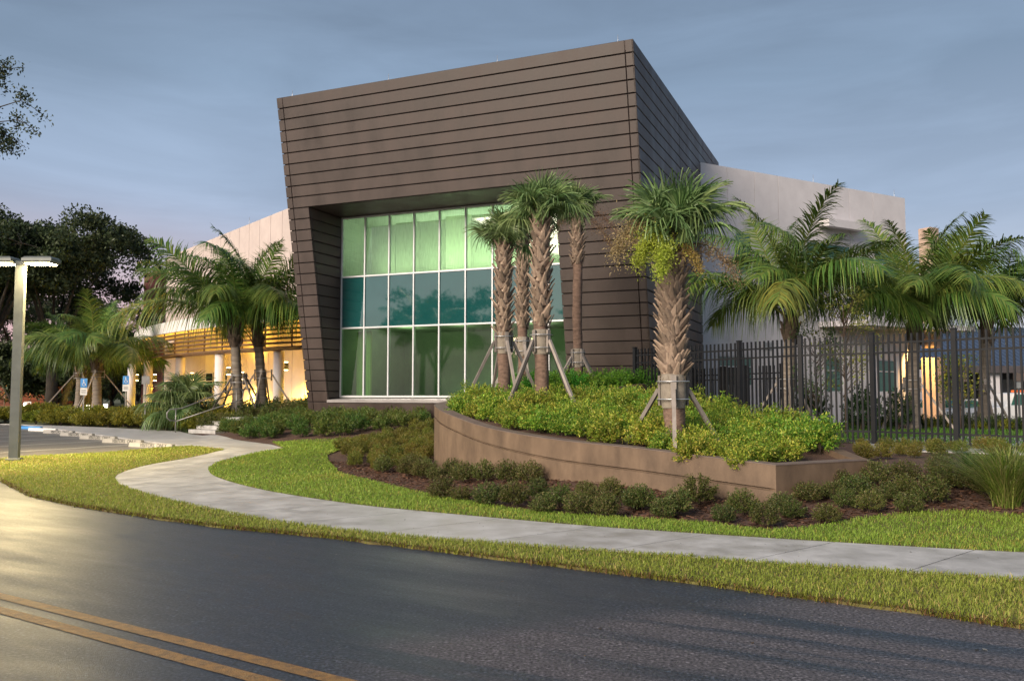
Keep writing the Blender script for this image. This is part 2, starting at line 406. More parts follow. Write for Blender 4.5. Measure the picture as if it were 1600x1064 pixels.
# asphalt with damp sheen, drier tyre-swept patches and fine aggregate
def asphalt():
    m, t, b, o = newmat('asphalt')
    nn, ll = t.nodes.new, t.links.new
    tc = nn('ShaderNodeTexCoord')
    mp = nn('ShaderNodeMapping'); mp.vector_type = 'TEXTURE'; mp.inputs['Rotation'].default_value = (0, 0, R(-33)); mp.inputs['Scale'].default_value = (2.8, .62, 1)
    ll(tc.outputs['Object'], mp.inputs[0])
    big = nn('ShaderNodeTexNoise'); big.inputs['Scale'].default_value = 1.0; big.inputs['Detail'].default_value = 6; big.inputs['Roughness'].default_value = 0.6
    ll(mp.outputs[0], big.inputs['Vector'])
    ag = nn('ShaderNodeTexNoise'); ag.inputs['Scale'].default_value = 48; ag.inputs['Detail'].default_value = 3
    ll(tc.outputs['Object'], ag.inputs['Vector'])
    vo = nn('ShaderNodeTexVoronoi'); vo.inputs['Scale'].default_value = 150
    ll(tc.outputs['Object'], vo.inputs['Vector'])
    # dry patch: a band across the lane at the lower right, broken by swept tyre tracks
    sp = nn('ShaderNodeSeparateXYZ'); mp2 = nn('ShaderNodeMapping')
    mp2.vector_type = 'POINT'; mp2.inputs['Rotation'].default_value = (0, 0, R(-22)); ll(tc.outputs['Object'], mp2.inputs[0]); ll(mp2.outputs[0], sp.inputs[0])
    wv = nn('ShaderNodeTexNoise'); wv.noise_dimensions = '2D'
    mp3 = nn('ShaderNodeMapping'); mp3.vector_type = 'TEXTURE'; mp3.inputs['Rotation'].default_value = (0, 0, R(-29)); mp3.inputs['Scale'].default_value = (6.5, .36, 1)
    ll(tc.outputs['Object'], mp3.inputs[0]); ll(mp3.outputs[0], wv.inputs['Vector'])
    wv.inputs['Scale'].default_value = 1.0; wv.inputs['Detail'].default_value = 3
    dry = nn('ShaderNodeMapRange'); dry.inputs[1].default_value = 0.36; dry.inputs[2].default_value = 0.50; ll(wv.outputs['Fac'], dry.inputs[0])
    gate = nn('ShaderNodeMapRange'); gate.inputs[1].default_value = 5.75; gate.inputs[2].default_value = 5.35; ll(sp.outputs['Y'], gate.inputs[0])
    gx = nn('ShaderNodeMapRange'); gx.inputs[1].default_value = 0.8; gx.inputs[2].default_value = 1.5; ll(sp.outputs['X'], gx.inputs[0])
    g2 = nn('ShaderNodeMath'); g2.operation = 'MULTIPLY'; ll(gate.outputs[0], g2.inputs[0]); ll(gx.outputs[0], g2.inputs[1])
    dd = nn('ShaderNodeMath'); dd.operation = 'MULTIPLY'; ll(g2.outputs[0], dd.inputs[0]); ll(dry.outputs[0], dd.inputs[1])
    base = nn('ShaderNodeMix'); base.data_type = 'RGBA'
    base.inputs['A'].default_value = (0.026, 0.032, 0.044, 1); base.inputs['B'].default_value = (0.066, 0.060, 0.066, 1)
    ll(dd.outputs[0], base.inputs['Factor'])
    sc1 = nn('ShaderNodeMapRange'); sc1.inputs[1].default_value = 0.33; sc1.inputs[2].default_value = 0.70; sc1.inputs[3].default_value = 0.35; sc1.inputs[4].default_value = 2.1
    ll(ag.outputs['Fac'], sc1.inputs[0])
    vm = nn('ShaderNodeVectorMath'); vm.operation = 'SCALE'; ll(base.outputs['Result'], vm.inputs[0]); ll(sc1.outputs[0], vm.inputs['Scale'])
    v2 = nn('ShaderNodeTexVoronoi'); v2.inputs['Scale'].default_value = 58; ll(tc.outputs['Object'], v2.inputs['Vector'])
    s2 = nn('ShaderNodeSeparateColor'); ll(v2.outputs['Color'], s2.inputs[0])
    m2 = nn('ShaderNodeMapRange'); m2.inputs[1].default_value = 0.80; m2.inputs[2].default_value = 1.0; m2.inputs[3].default_value = 1.0; m2.inputs[4].default_value = 2.0; ll(s2.outputs[0], m2.inputs[0])
    vm2 = nn('ShaderNodeVectorMath'); vm2.operation = 'SCALE'; ll(vm.outputs[0], vm2.inputs[0]); ll(m2.outputs[0], vm2.inputs['Scale'])
    ll(vm2.outputs[0], b.inputs['Base Color'])
    ro = nn('ShaderNodeMapRange'); ro.inputs[1].default_value = 0.3; ro.inputs[2].default_value = 0.7; ro.inputs[3].default_value = 0.34; ro.inputs[4].default_value = 0.57
    ll(big.outputs['Fac'], ro.inputs[0])
    ra = nn('ShaderNodeMath'); ra.operation = 'MULTIPLY_ADD'; ra.inputs[1].default_value = 0.16; ll(dd.outputs[0], ra.inputs[0]); ll(ro.outputs[0], ra.inputs[2])
    ll(ra.outputs[0], b.inputs['Roughness'])
    b.inputs['Specular IOR Level'].default_value = 0.5
    bp = nn('ShaderNodeBump'); bp.inputs['Strength'].default_value = 0.3; bp.inputs['Distance'].default_value = 0.004
    ll(vo.outputs['Distance'], bp.inputs['Height']); ll(bp.outputs[0], b.inputs['Normal'])
    return m
M_asph = asphalt()
M_lot = pmat('worn_asphalt', (0.13, 0.12, 0.105), (0.20, 0.18, 0.16), scale=1.2, rough=0.42, bump=0.25, bscale=90, rvar=0.12)
M_walk = pmat('sidewalk_concrete', (0.32, 0.305, 0.29), (0.54, 0.525, 0.515), scale=2.2, rough=0.5, bump=0.12, bscale=120, rvar=0.15, detail=9, rand=0.06)
M_yel = pmat('yellow_paint', (0.13, 0.075, 0.035), (0.34, 0.175, 0.05), scale=16, rough=0.42, bump=0.5, bscale=120, detail=10)

def glass_mat(name, tint, trans, rough=0.03, fog=0.0, fogcol=(0.4, 0.6, 0.45), fscale=(30, 30, 3)):
    """pane: fresnel reflection over a tinted view, with condensation streaks that scatter"""
    m = bpy.data.materials.new(name); m.use_nodes = True
    t = m.node_tree; t.nodes.clear(); nn, ll = t.nodes.new, t.links.new
    o = nn('ShaderNodeOutputMaterial')
    gl = nn('ShaderNodeBsdfGlossy'); gl.inputs['Roughness'].default_value = rough
    tp = nn('ShaderNodeBsdfTransparent'); tp.inputs[0].default_value = (*tint, 1)
    df = nn('ShaderNodeBsdfTranslucent'); df.inputs[0].default_value = (*fogcol, 1)
    d2 = nn('ShaderNodeBsdfDiffuse'); d2.inputs[0].default_value = (*[c * 0.5 for c in fogcol], 1)
    ad = nn('ShaderNodeMixShader'); ad.inputs[0].default_value = 0.3; ll(df.outputs[0], ad.inputs[1]); ll(d2.outputs[0], ad.inputs[2])
    tc = nn('ShaderNodeTexCoord'); mp = nn('ShaderNodeMapping'); mp.inputs['Scale'].default_value = fscale
    ll(tc.outputs['Object'], mp.inputs[0])
    nz = nn('ShaderNodeTexNoise'); nz.inputs['Scale'].default_value = 1.0; nz.inputs['Detail'].default_value = 7; ll(mp.outputs[0], nz.inputs['Vector'])
    nb = nn('ShaderNodeTexNoise'); nb.inputs['Scale'].default_value = 1.1; ll(tc.outputs['Object'], nb.inputs['Vector'])
    pr_ = nn('ShaderNodeMath'); pr_.operation = 'MULTIPLY'; ll(nz.outputs['Fac'], pr_.inputs[0]); ll(nb.outputs['Fac'], pr_.inputs[1])
    mr = nn('ShaderNodeMapRange'); mr.inputs[1].default_value = 0.17; mr.inputs[2].default_value = 0.36; mr.inputs[3].default_value = fog * 0.35; mr.inputs[4].default_value = min(1, fog * 1.3)
    ll(pr_.outputs[0], mr.inputs[0])
    m1 = nn('ShaderNodeMixShader'); ll(mr.outputs[0], m1.inputs[0]); ll(tp.outputs[0], m1.inputs[1]); ll(ad.outputs[0], m1.inputs[2])
    fr = nn('ShaderNodeFresnel'); fr.inputs[0].default_value = 1.55
    fm = nn('ShaderNodeMath'); fm.operation = 'MULTIPLY_ADD'; fm.inputs[1].default_value = 1.2; fm.inputs[2].default_value = trans; ll(fr.outputs[0], fm.inputs[0]); fm.use_clamp = True
    m2 = nn('ShaderNodeMixShader'); ll(fm.outputs[0], m2.inputs[0]); ll(m1.outputs[0], m2.inputs[1]); ll(gl.outputs[0], m2.inputs[2])
    ll(m2.outputs[0], o.inputs[0])
    return m
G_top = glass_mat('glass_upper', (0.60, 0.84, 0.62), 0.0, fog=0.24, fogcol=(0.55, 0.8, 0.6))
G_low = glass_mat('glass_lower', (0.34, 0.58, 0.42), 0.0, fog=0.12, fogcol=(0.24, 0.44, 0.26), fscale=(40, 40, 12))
G_mid = pmat('glass_spandrel', (0.008, 0.062, 0.062), (0.012, 0.075, 0.075), scale=1.5, rough=0.03, spec=0.8)
G_mid.node_tree.nodes['Principled BSDF'].inputs['IOR'].default_value = 1.85

# ================================================================== ground, road, pavement
def inpoly(x, y, P):
    P = np.asarray(P); c = np.zeros(len(x), bool); j = len(P) - 1
    for i in range(len(P)):
        xi, yi, xj, yj = P[i][0], P[i][1], P[j][0], P[j][1]
        if yi != yj:
            k = ((yi > y) != (yj > y)) & (x < (xj - xi) * (y - yi) / (yj - yi) + xi)
            c ^= k
        j = i
    return c
def dense(P, step):
    o = []
    for i in range(len(P)):
        a, b = np.array(P[i][:2]), np.array(P[(i + 1) % len(P)][:2]); n = max(1, int(np.linalg.norm(b - a) / step))
        o += [tuple(a + (b - a) * k / n) for k in range(n)]
    return o
def sheet(name, poly, off, mat, step=0.6, skirt=0.0, zf=None, **kw):
    """polygon draped over the terrain, with an optional edge skirt"""
    zf = zf or Hz
    P = dense(poly, step)
    A = np.array(P); x0, y0 = A.min(0); x1, y1 = A.max(0)
    gx, gy = np.meshgrid(np.arange(x0, x1, step), np.arange(y0, y1, step))
    gx = gx.ravel() + rng.uniform(-.1, .1, gx.size) * step; gy = gy.ravel() + rng.uniform(-.1, .1, gy.size) * step
    k = inpoly(gx, gy, A)
    pts = [Vector(p) for p in P] + [Vector((a, b)) for a, b in zip(gx[k], gy[k])]
    n = len(P)
    vs, es, fs, *_ = delaunay_2d_cdt(pts, [(i, (i + 1) % n) for i in range(n)], [list(range(n))], 1, 1e-4)
    V = [(v.x, v.y, zf(v.x, v.y) + off) for v in vs]
    b = MB(); b.add(V, [tuple(f) for f in fs], 0, True)
    if skirt:
        for i in range(n):
            p, q = P[i], P[(i + 1) % n]
            zp, zq = zf(*p) + off, zf(*q) + off
            b.add([(p[0], p[1], zp), (q[0], q[1], zq), (q[0], q[1], zq - skirt), (p[0], p[1], zp - skirt)], [(0, 1, 2, 3)])
    return b.build(name, mat, None, **kw)

# big terrain sheet
xs = np.concatenate([[-900, -400, -200, -120, -80], np.arange(-60, 40.1, 1.0), [60, 90, 150, 300, 900]])
ysr = np.concatenate([[-300, -100, -40], np.arange(-20, 80.1, 1.0), [100, 140, 220, 400, 900]])
XX, YY = np.meshgrid(xs, ysr)
ZZ = Hs(XX, YY) - 0.07
ZZ = np.where((np.abs(XX) > 62) | (YY > 82), -0.07, ZZ)
nx_, ny_ = len(xs), len(ysr)
idx = np.arange(nx_ * ny_).reshape(ny_, nx_)
F = np.stack([idx[:-1, :-1], idx[:-1, 1:], idx[1:, 1:], idx[1:, :-1]], -1).reshape(-1, 4)
np_obj('ground', np.stack([XX, YY, ZZ], -1).reshape(-1, 3), F, M_ground, smooth=True, kind='structure')

road_edge = [(0, 750), (52, 776), (120, 791), (240, 810), (360, 826), (508, 840), (640, 856), (860, 884), (1100, 914), (1212, 930), (1412, 955), (1600, 983)]
RE = [at_z(x, y, 0)[:2] for x, y in road_edge]
RE = [np.array([-40, 33.]), np.array([-26, 25.]), np.array([-17, 20.5])] + RE + [np.array([9.0, 4.05]), np.array([15.0, 1.6]), np.array([30, -4.0])]
b = MB()
for i in range(len(RE) - 1):
    a_, c_ = RE[i], RE[i + 1]
    b.add([(a_[0], a_[1], 0), (a_[0] - 9, a_[1] - 26, 0), (c_[0] - 9, c_[1] - 26, 0), (c_[0], c_[1], 0)], [(0, 1, 2, 3)])
b.build('road', M_asph, None, kind='structure')
# painted centre lines: each stripe has a thin worn thickness
pd = np.array([0.838, -0.546])
for k, (off, label) in enumerate(((0.0, 'yellow'), (-0.23, 'yellow'))):
    a_ = at_z(0, 931, 0)[:2] + np.array([pd[1], -pd[0]]) * (-off) * 1.0
    nrm = np.array([-pd[1], pd[0]])
    a_ = at_z(0, 931, 0)[:2] + nrm * off
    b = MB()
    segs = np.linspace(-9, 9, 40)
    for s0, s1 in zip(segs[:-1], segs[1:]):
        c0 = 0.010 * s0 * 0; q = []
        for s, sg in ((s0, -1), (s1, -1), (s1, 1), (s0, 1)):
            p = a_ + pd * s + nrm * sg * 0.055 ; q.append((p[0], p[1], 0.004))
        b.add(q, [(0, 1, 2, 3)])
    b.build('centre_line', M_yel, None, kind='structure')

# sidewalk slabs between the two traced edges
near_px = [(1760, 922), (1600, 910), (1528, 905), (1228, 885), (979, 866), (812, 855), (640, 842), (520, 829), (440, 819), (360, 804), (280, 787), (208, 768), (180, 756), (180, 743), (224, 729), (304, 716), (352, 704)]
far_px = [(1760, 877), (1600, 867), (1528, 864), (1319, 852), (1100, 838), (927, 826), (801, 815), (640, 800), (560, 792), (440, 774), (376, 760), (332, 746), (324, 735), (330, 729), (344, 722), (400, 709), (444, 702)]
def path(pxs): return np.array([gpt(x, y)[:2] for x, y in pxs])
def resample(P, n):
    d = np.concatenate([[0], np.cumsum(np.linalg.norm(np.diff(P, axis=0), axis=1))])
    s = np.linspace(0, d[-1], n); return np.stack([np.interp(s, d, P[:, 0]), np.interp(s, d, P[:, 1])], 1)
NE, FE = path(near_px), path(far_px)
NE = np.concatenate([[NE[0] + np.array([.925, -.38]) * 8], NE]); FE = np.concatenate([[FE[0] + np.array([.925, -.38]) * 8], FE])
def chaikin(P, k=2):
    for _ in range(k):
        q = [P[0]]
        for i in range(len(P) - 1): q += [0.75 * P[i] + 0.25 * P[i + 1], 0.25 * P[i] + 0.75 * P[i + 1]]
        q.append(P[-1]); P = np.array(q)
    return P
NE, FE = chaikin(NE), chaikin(FE)
# match stations: nearest fractional arclength blended
NS = 133
A1, B1 = resample(NE, NS), resample(FE, NS)
walk = empty('sidewalk', (0, 0, 0), kind='structure')
per = 6
for i in range(0, NS - 1, per):
    b = MB()
    ids = list(range(i, min(i + per, NS - 1) + 1))
    top = []; 
    for j, k in enumerate(ids):
        a_, c_ = A1[k], B1[k]
        t_ = (A1[min(k + 1, NS - 1)] - A1[max(k - 1, 0)]); t_ /= np.linalg.norm(t_)
        sh = t_ * (0.009 if j == 0 else (-0.009 if j == len(ids) - 1 else 0))
        top.append((a_ + sh, c_ + sh))
    rings = []
    for a_, c_ in top:
        za, zc = Hz(*a_) + 0.03, Hz(*c_) + 0.03
        rings.append([(a_[0], a_[1], za - 0.09), (c_[0], c_[1], zc - 0.09), (c_[0], c_[1], zc), (a_[0], a_[1], za)])
    b.loft(rings, cap=True)
    b.build('paving_slab', M_walk, walk)

# parking lot, its concrete apron and the lawns
isl_top = [(-260, 748), (-100, 727), (0, 719), (32, 715), (160, 709), (266, 700), (300, 698), (352, 704)]
IT = [gpt(x, y)[:2] for x, y in isl_top]
hedge_px = [(444, 702), (424, 696), (296, 679), (280, 675), (170, 669), (40, 664), (-120, 660)]
HE = [gpt(x, y)[:2] for x, y in hedge_px]
stop_dir = np.array([-0.87, 0.49]); row_dir = np.array([-0.64, 0.77])
S0 = gpt(237, 699)[:2]
row = [S0 + row_dir * 2.75 * k for k in range(-1, 9)]
lot_poly = [IT[0]] + IT[1:6] + [tuple(r + np.array([0.77, 0.64]) * 0.75) for r in row[1:]] + [(-45, 52), (-45, 24)]
sheet('parking_lot', lot_poly, -0.002, M_lot, 1.2, kind='structure')
apr = [IT[5], IT[6], IT[7]] + HE + [tuple(r + np.array([0.77, 0.64]) * 0.76) for r in row[1:]][::-1]
sheet('plaza_paving', apr, 0.03, M_walk, 0.8, skirt=0.1, kind='structure')

def ragged(P, amp=.035, step=.12):
    D = np.array(dense(P, step)); k = np.arange(len(D))
    j = np.convolve(rng.normal(0, 1, len(D) + 8), np.ones(3) / 3, 'same')[:len(D)] * amp
    c = np.roll(D, -1, 0) - np.roll(D, 1, 0); c = c / (np.linalg.norm(c, axis=1, keepdims=True) + 1e-9)
    near = ((D[:, 1] < 20) & (D[:, 1] > 2.5))[:, None]
    return [tuple(p) for p in D + np.stack([-c[:, 1], c[:, 0]], 1) * j[:, None] * near]
lawn_island = [tuple(p) for p in IT] + [tuple(p) for p in NE[::-1]] + [tuple(p) for p in [RE[-2]] ] + [tuple(p) for p in RE[3:-2][::-1]] + [(-17, 20.5), (-22, 23.2)]
sheet('lawn', ragged(lawn_island), 0.022, M_turf, 0.5, skirt=0.1, kind='structure')
bed_px = [(512, 720), (530, 741), (600, 758), (690, 779), (800, 798), (900, 808), (1000, 815), (1100, 820), (1200, 832), (1260, 828), (1330, 815), (1420, 805), (1500, 802), (1600, 808), (1760, 818)]
BE = [gpt(x, y)[:2] for x, y in bed_px]; BE.append(BE[-1] + np.array([.925, -.38]) * 8)
inner_px = [(425, 692), (470, 688), (550, 687), (578, 691), (545, 700), (512, 712)]
IN_ = [gpt(x, y)[:2] for x, y in inner_px]
lawn_inner = [tuple(p) for p in FE] + [tuple(p) for p in IN_] + [tuple(p) for p in BE]
sheet('lawn', lawn_inner, 0.03, M_turf, 0.5, skirt=0.1, kind='structure')
bed = [tuple(p) for p in BE] + [(17, 11.5), (12.5, 15.0), (9.6, 17.6), (3.8, 25.2), (3.9, 27.2)] + [tuple((P0 + AX * WID + NX * -1.0)[:2])] + [(-11.5, 34.5)] + [tuple(HE[2]), tuple(HE[1]), tuple(HE[0])] + [tuple(p) for p in IN_]
sheet('mulch_bed', bed, 0.012, M_soil, 0.5, kind='structure')
yard = [(9.7, 17.7), (3.9, 25.3), (4.6, 27.2), (9.0, 36.2), (18, 41), (24, 44), (30, 36), (22, 12)]
sheet('lawn', yard, 0.004, M_turf, 0.8, kind='structure')
# service drive and kerb behind the fence
dr = [gpt(1340, 704)[:2], gpt(1600, 712)[:2], np.array([30, 12.]), np.array([30, 20.]), gpt(1600, 684)[:2], gpt(1460, 683)[:2], gpt(1330, 688)[:2]]
sheet('service_drive', [tuple(p) for p in dr], 0.03, M_walk, 0.7, skirt=0.05, kind='structure')

# ------------------------------------------------------------------ grass blades
def blades(pts, h, wd, lean, col):
    n = len(pts)
    az = rng.uniform(0, 2 * np.pi, n); ln = lean * rng.uniform(0.2, 1.3, n)
    d = np.stack([np.cos(az), np.sin(az), np.zeros(n)], 1); s = np.stack([-np.sin(az), np.cos(az), np.zeros(n)], 1)
    up = np.array([0, 0, 1.0])
    tw = rng.uniform(-1, 1, n)[:, None]; s = s * 0.8 + d * 0.6 * tw
    hh = h[:, None]; w2 = (wd / 2)[:, None]; l_ = ln[:, None]
    m_ = pts + up * hh * 0.6 + d * hh * l_ * 0.35
    t_ = pts + up * hh * (1 - 0.25 * l_) + d * hh * l_
    V = np.stack([pts - s * w2, pts + s * w2, m_ + s * w2 * 0.8, m_ - s * w2 * 0.8, t_], 1)
    b_ = np.arange(n)[:, None] * 5
    F = np.concatenate([b_ + [0, 1, 2], b_ + [0, 2, 3], b_ + [3, 2, 4]], 0)
    return V.reshape(-1, 3), F, np.repeat(col, 5, 0)
def scatter(poly, dens, maxn):
    P = np.array(poly); x0, y0 = P.min(0); x1, y1 = P.max(0)
    n = int((x1 - x0) * (y1 - y0) * dens)
    x = rng.uniform(x0, x1, n); y = rng.uniform(y0, y1, n); k = inpoly(x, y, P)
    x, y = x[k], y[k]
    return x[:maxn], y[:maxn]
def in_view(x, y, margin=1.5):
    return (np.abs(x) < 0.598 * y + margin) & (y > 2.5)
def grow(name, poly, dens_at, hgt, label, c_lo, c_hi, c_dry, dryfac):
    x, y = scatter(poly, 3600, 10**9)
    k = in_view(x, y, 3.2) & (y < 40); x, y = x[k], y[k]
    keep = rng.uniform(0, 1, len(x)) < np.clip(dens_at(y), 0, 1); x, y = x[keep], y[keep]
    patch = 0.5 + 0.5 * np.sin(x * 1.7 + 1.3 * np.sin(y * 1.1)) * np.sin(y * 1.9 + np.sin(x * 2.3))
    z = Hs(x, y) + 0.03
    h = hgt * rng.uniform(0.4, 1.35, len(x)) * np.where(rng.uniform(0, 1, len(x)) < .02, 1.5, 1) * (0.85 + 0.3 * patch)
    wd = rng.uniform(0.0045, 0.009, len(x)) * np.clip(y / 9, 1, 2.8)
    t = rng.uniform(0, 1, len(x))[:, None] * 0.75 + 0.25 * patch[:, None]
    col = np.array(c_lo) * (1 - t) + np.array(c_hi) * t
    worn = sstep((np.sin(x * .9 + 2.1 * np.sin(y * .7)) * np.sin(y * 1.3 + 1.7 * np.sin(x * .8)) - .35) / .4)
    dry = (rng.uniform(0, 1, len(x)) < dryfac + .22 * worn)[:, None]
    col = np.where(dry, np.array(c_dry) * rng.uniform(0.6, 1.2, len(x))[:, None], col)
    V, F_, C_ = blades(np.stack([x, y, z], 1), h, wd, 1.25, col)
    o = np_obj(name, V, F_, M_grass, C_)
    tag(o, label, 'grass', kind='stuff')
    return len(x)
def edge_fringe():
    Q_ = np.array([tuple(p) for p in RE[2:-1]]); P = resample(Q_, int(np.sum(np.linalg.norm(np.diff(Q_, axis=0), axis=1)) / .02)); k = in_view(P[:, 0], P[:, 1], 3) & (P[:, 1] < 22); P = P[k]
    P = np.repeat(P, 7, 0); n = len(P)
    P = P + rng.normal(0, .028, P.shape)
    dry = rng.uniform(0, 1, n) < .45
    col = np.where(dry[:, None], np.array([.22, .12, .05]) * rng.uniform(.4, 1.4, (n, 1)), np.array([.26, .27, .03]) * rng.uniform(.5, 1.3, (n, 1)))
    V, F_, C_ = blades(np.stack([P[:, 0], P[:, 1], np.full(n, .004)], 1), rng.uniform(.03, .075, n), rng.uniform(.006, .011, n) * np.clip(P[:, 1] / 9, 1, 2.5), 1.5, col)
    tag(np_obj('grass_fringe', V, F_, M_grass, C_), 'ragged dry grass fringe along the road edge', 'grass', kind='stuff')
edge_fringe()
da = lambda y: np.clip((8.5 / y) ** 1.5, 0.13, 1.0)
n1 = grow('grass', lawn_island, da, 0.042, 'clipped yellow-green grass of the verge between road and sidewalk', (0.19, 0.26, 0.03), (0.41, 0.45, 0.085), (0.52, 0.40, 0.14), 0.11)
n2 = grow('grass', lawn_inner, da, 0.046, 'clipped green grass between sidewalk and planting bed', (0.16, 0.30, 0.03), (0.37, 0.48, 0.08), (0.50, 0.46, 0.10), 0.06)
x_, y_ = scatter(yard, 160, 10**9); k_ = in_view(x_, y_); x_, y_ = x_[k_], y_[k_]
V, F_, C_ = blades(np.stack([x_, y_, Hs(x_, y_)], 1), rng.uniform(.06, .12, len(x_)), rng.uniform(.02, .03, len(x_)), 0.7, np.array([0.10, 0.22, 0.03]) * rng.uniform(.6, 1.2, len(x_))[:, None])
tag(np_obj('grass', V, F_, M_grass, C_), 'green lawn grass behind the dark metal fence', 'grass', kind='stuff')
print('blades', n1, n2, len(x_))

# mulch chips on the bed
x_, y_ = scatter([tuple(p) for p in BE] + [(15, 11), (9, 14), (3.5, 12.2), (0, 15.2), (-1.7, 18), (-4.2, 19.5)], 330, 10**9)
k_ = in_view(x_, y_, 2.5); x_, y_ = x_[k_], y_[k_]; n_ = len(x_)
az = rng.uniform(0, 6.28, n_); ln = rng.uniform(.015, .05, n_); wd = rng.uniform(.006, .016, n_); z_ = Hs(x_, y_) + 0.018 + rng.uniform(0, .015, n_)
d_ = np.stack([np.cos(az) * ln, np.sin(az) * ln, rng.uniform(-.012, .012, n_)], 1); s_ = np.stack([-np.sin(az) * wd, np.cos(az) * wd, rng.uniform(-.006, .006, n_)], 1)
c_ = np.stack([x_, y_, z_], 1)
V = np.stack([c_ - d_ - s_, c_ + d_ - s_, c_ + d_ + s_, c_ - d_ + s_], 1).reshape(-1, 3)
col = np.array([0.16, 0.085, 0.055]) * rng.uniform(.4, 1.8, n_)[:, None]
tag(np_obj('mulch', V, np.arange(n_ * 4).reshape(-1, 4), M_grass, np.repeat(col, 4, 0)), 'red-brown bark mulch chips among the low shrubs', 'mulch', kind='stuff')

# ================================================================== main brown volume
hall = thing('brown_hall', tuple(front(WID / 2, 0.8) * [1, 1, 0] + [0, 0, 0.8]), 'tall dark brown panelled hall leaning forward over a big green glass wall', 'building')
ROWH = 0.3985
zs = [TOP - ROWH * i for i in range(29)]                 # panel joints
zs = [z for z in zs if z > 0.7] + [0.30]
def u_at(px, py):
    n = np.array([NX[0], NX[1], -KT]); n = n / np.linalg.norm(n)
    P = at_plane(px, py, front(0, 1.6), n); return float(np.dot(P - P0, AX)), P[2]
UL = 12.507
UR = 0.5 * (u_at(872, 412)[0] + u_at(885, 555)[0])
OT = min(zs, key=lambda z: abs(z - 8.52))               # opening head on a joint
OB = 1.493
print('UR', UR, 'OT', OT)
nf = np.array([NX[0], NX[1], -KT]); nf /= np.linalg.norm(nf)
G = 0.016                                                 # half joint
BK = -0.10
# backing wall behind the joints (dark), as slabs around the opening
def slab(u0, u1, z0, z1, off0, off1, mat, name, parent=hall):
    b = MB()
    A = [front(u, z, off0) for u, z in ((u0, z0), (u1, z0), (u1, z1), (u0, z1))]
    B = [front(u, z, off1) for u, z in ((u0, z0), (u1, z0), (u1, z1), (u0, z1))]
    b.hexa(B, A)
    return b.build(name, mat, parent, world=True)
slab(0.06, WID - 0.06, OT + 0.02, TOP - 0.03, -0.45, -0.05, M_gap, 'backing_wall')
slab(UL + 0.06, WID - 0.06, 0.3, OT + 0.02, -0.45, -0.05, M_gap, 'backing_wall')
slab(0.06, UR - 0.06, 0.3, OT + 0.02, -0.45, -0.05, M_gap, 'backing_wall')
slab(UR - 0.06, UL + 0.06, 0.3, OB - 0.10, -0.45, -0.05, M_gap, 'backing_wall')
def panel(u0, u1, z0, z1, rz=0.0):
    b = MB()
    q = [front(u, z) for u, z in ((u0 + G * .6, z0 + G), (u0 + G * .6, z1 - G), (u1 - G * .6, z1 - G), (u1 - G * .6, z0 + G))]
    b.plate(q[::-1] if False else [q[0], q[3], q[2], q[1]][::-1], nf, 0.09, 0.012)
    b.build('panel', M_brown, hall, world=True)
CS = 0.27
for i in range(len(zs) - 1):
    z1, z0 = zs[i], zs[i + 1]
    if i == len(zs) - 2: cols = [(0, CS), (CS, WID - CS), (WID - CS, WID)]
    elif z0 >= OT - 0.05: cols = [(0, CS), (CS, WID - CS), (WID - CS, WID)]
    elif z1 > OB + 0.05: cols = [(0, CS), (CS, UR), (UL, WID - CS), (WID - CS, WID)]
    else: cols = [(0, CS), (CS, WID - CS), (WID - CS, WID)]
    if z1 > OB > z0 + 0.02:       # row cut by the sill
        cols = [(0, CS), (CS, UR), (UL, WID - CS), (WID - CS, WID)]
        if OB - 0.1 - z0 > 0.08: panel(UR, UL, z0, OB - 0.09)
    for u0, u1 in cols: panel(u0, u1, z0, z1)
# side wall (faces right), panels run back from the leaning edge
DEP = 13.2
def side(w_, z): return front(0, z) - NX * w_
sidebk = MB()
A = [side(0.06, 0.3) + AX * 0.05, side(DEP, 0.6) + AX * 0.05 + NX * KT * (0.6 - 1.6), side(DEP, TOP - .03) + AX * 0.05 + NX * 0, side(0.06, TOP - .03) + AX * 0.05]
def sidez(w_, z):   # back edge vertical: w measured from the vertical plane at eye level
    return P0 - NX * w_ + np.array([0, 0, z])
A = [side(0.06, 0.3) + AX * .05, sidez(DEP, 0.3) + AX * .05, sidez(DEP, TOP - .03) + AX * .05, side(0.06, TOP - .03) + AX * .05]
sidebk.hexa([p + AX * 0.4 for p in A], A)
sidebk.build('backing_wall', M_gap, hall, world=True)
for i in range(len(zs) - 1):
    z1, z0 = zs[i] - G, zs[i + 1] + G
    for f0, f1 in ((0, 0.42), (0.42, 1.0)):
        q = []
        for z in (z0, z1):
            a_, b_ = front(0, z), sidez(DEP, z)
            q.append([a_ + (b_ - a_) * (f0 if f0 == 0 else f0 + 0.001), a_ + (b_ - a_) * (f1 - 0.001)])
        b = MB(); b.plate([q[0][0], q[0][1], q[1][1], q[1][0]], -AX, 0.05, 0.012)
        b.build('panel', M_brown, hall, world=True)
# roof deck and parapet cap
b = MB(); b.hexa([front(0.02, TOP - .3, -.02), sidez(DEP, TOP - .3), sidez(DEP, TOP - .3) + AX * WID, front(WID - .02, TOP - .3, -.02)],
                 [front(0.02, TOP - .02, -.02), sidez(DEP, TOP - .02), sidez(DEP, TOP - .02) + AX * WID, front(WID - .02, TOP - .02, -.02)])
b.build('roof', M_brown, hall, world=True)
# far side wall (closes the volume)
b = MB()
A = [front(WID - .02, .6, -.1), sidez(DEP, .6) + AX * (WID - .02), sidez(DEP, TOP - .03) + AX * (WID - .02), front(WID - .02, TOP - .03, -.1)]
b.hexa([p - AX * .3 for p in A][::-1], A[::-1]); b.build('side_wall', M_brown, hall, world=True)
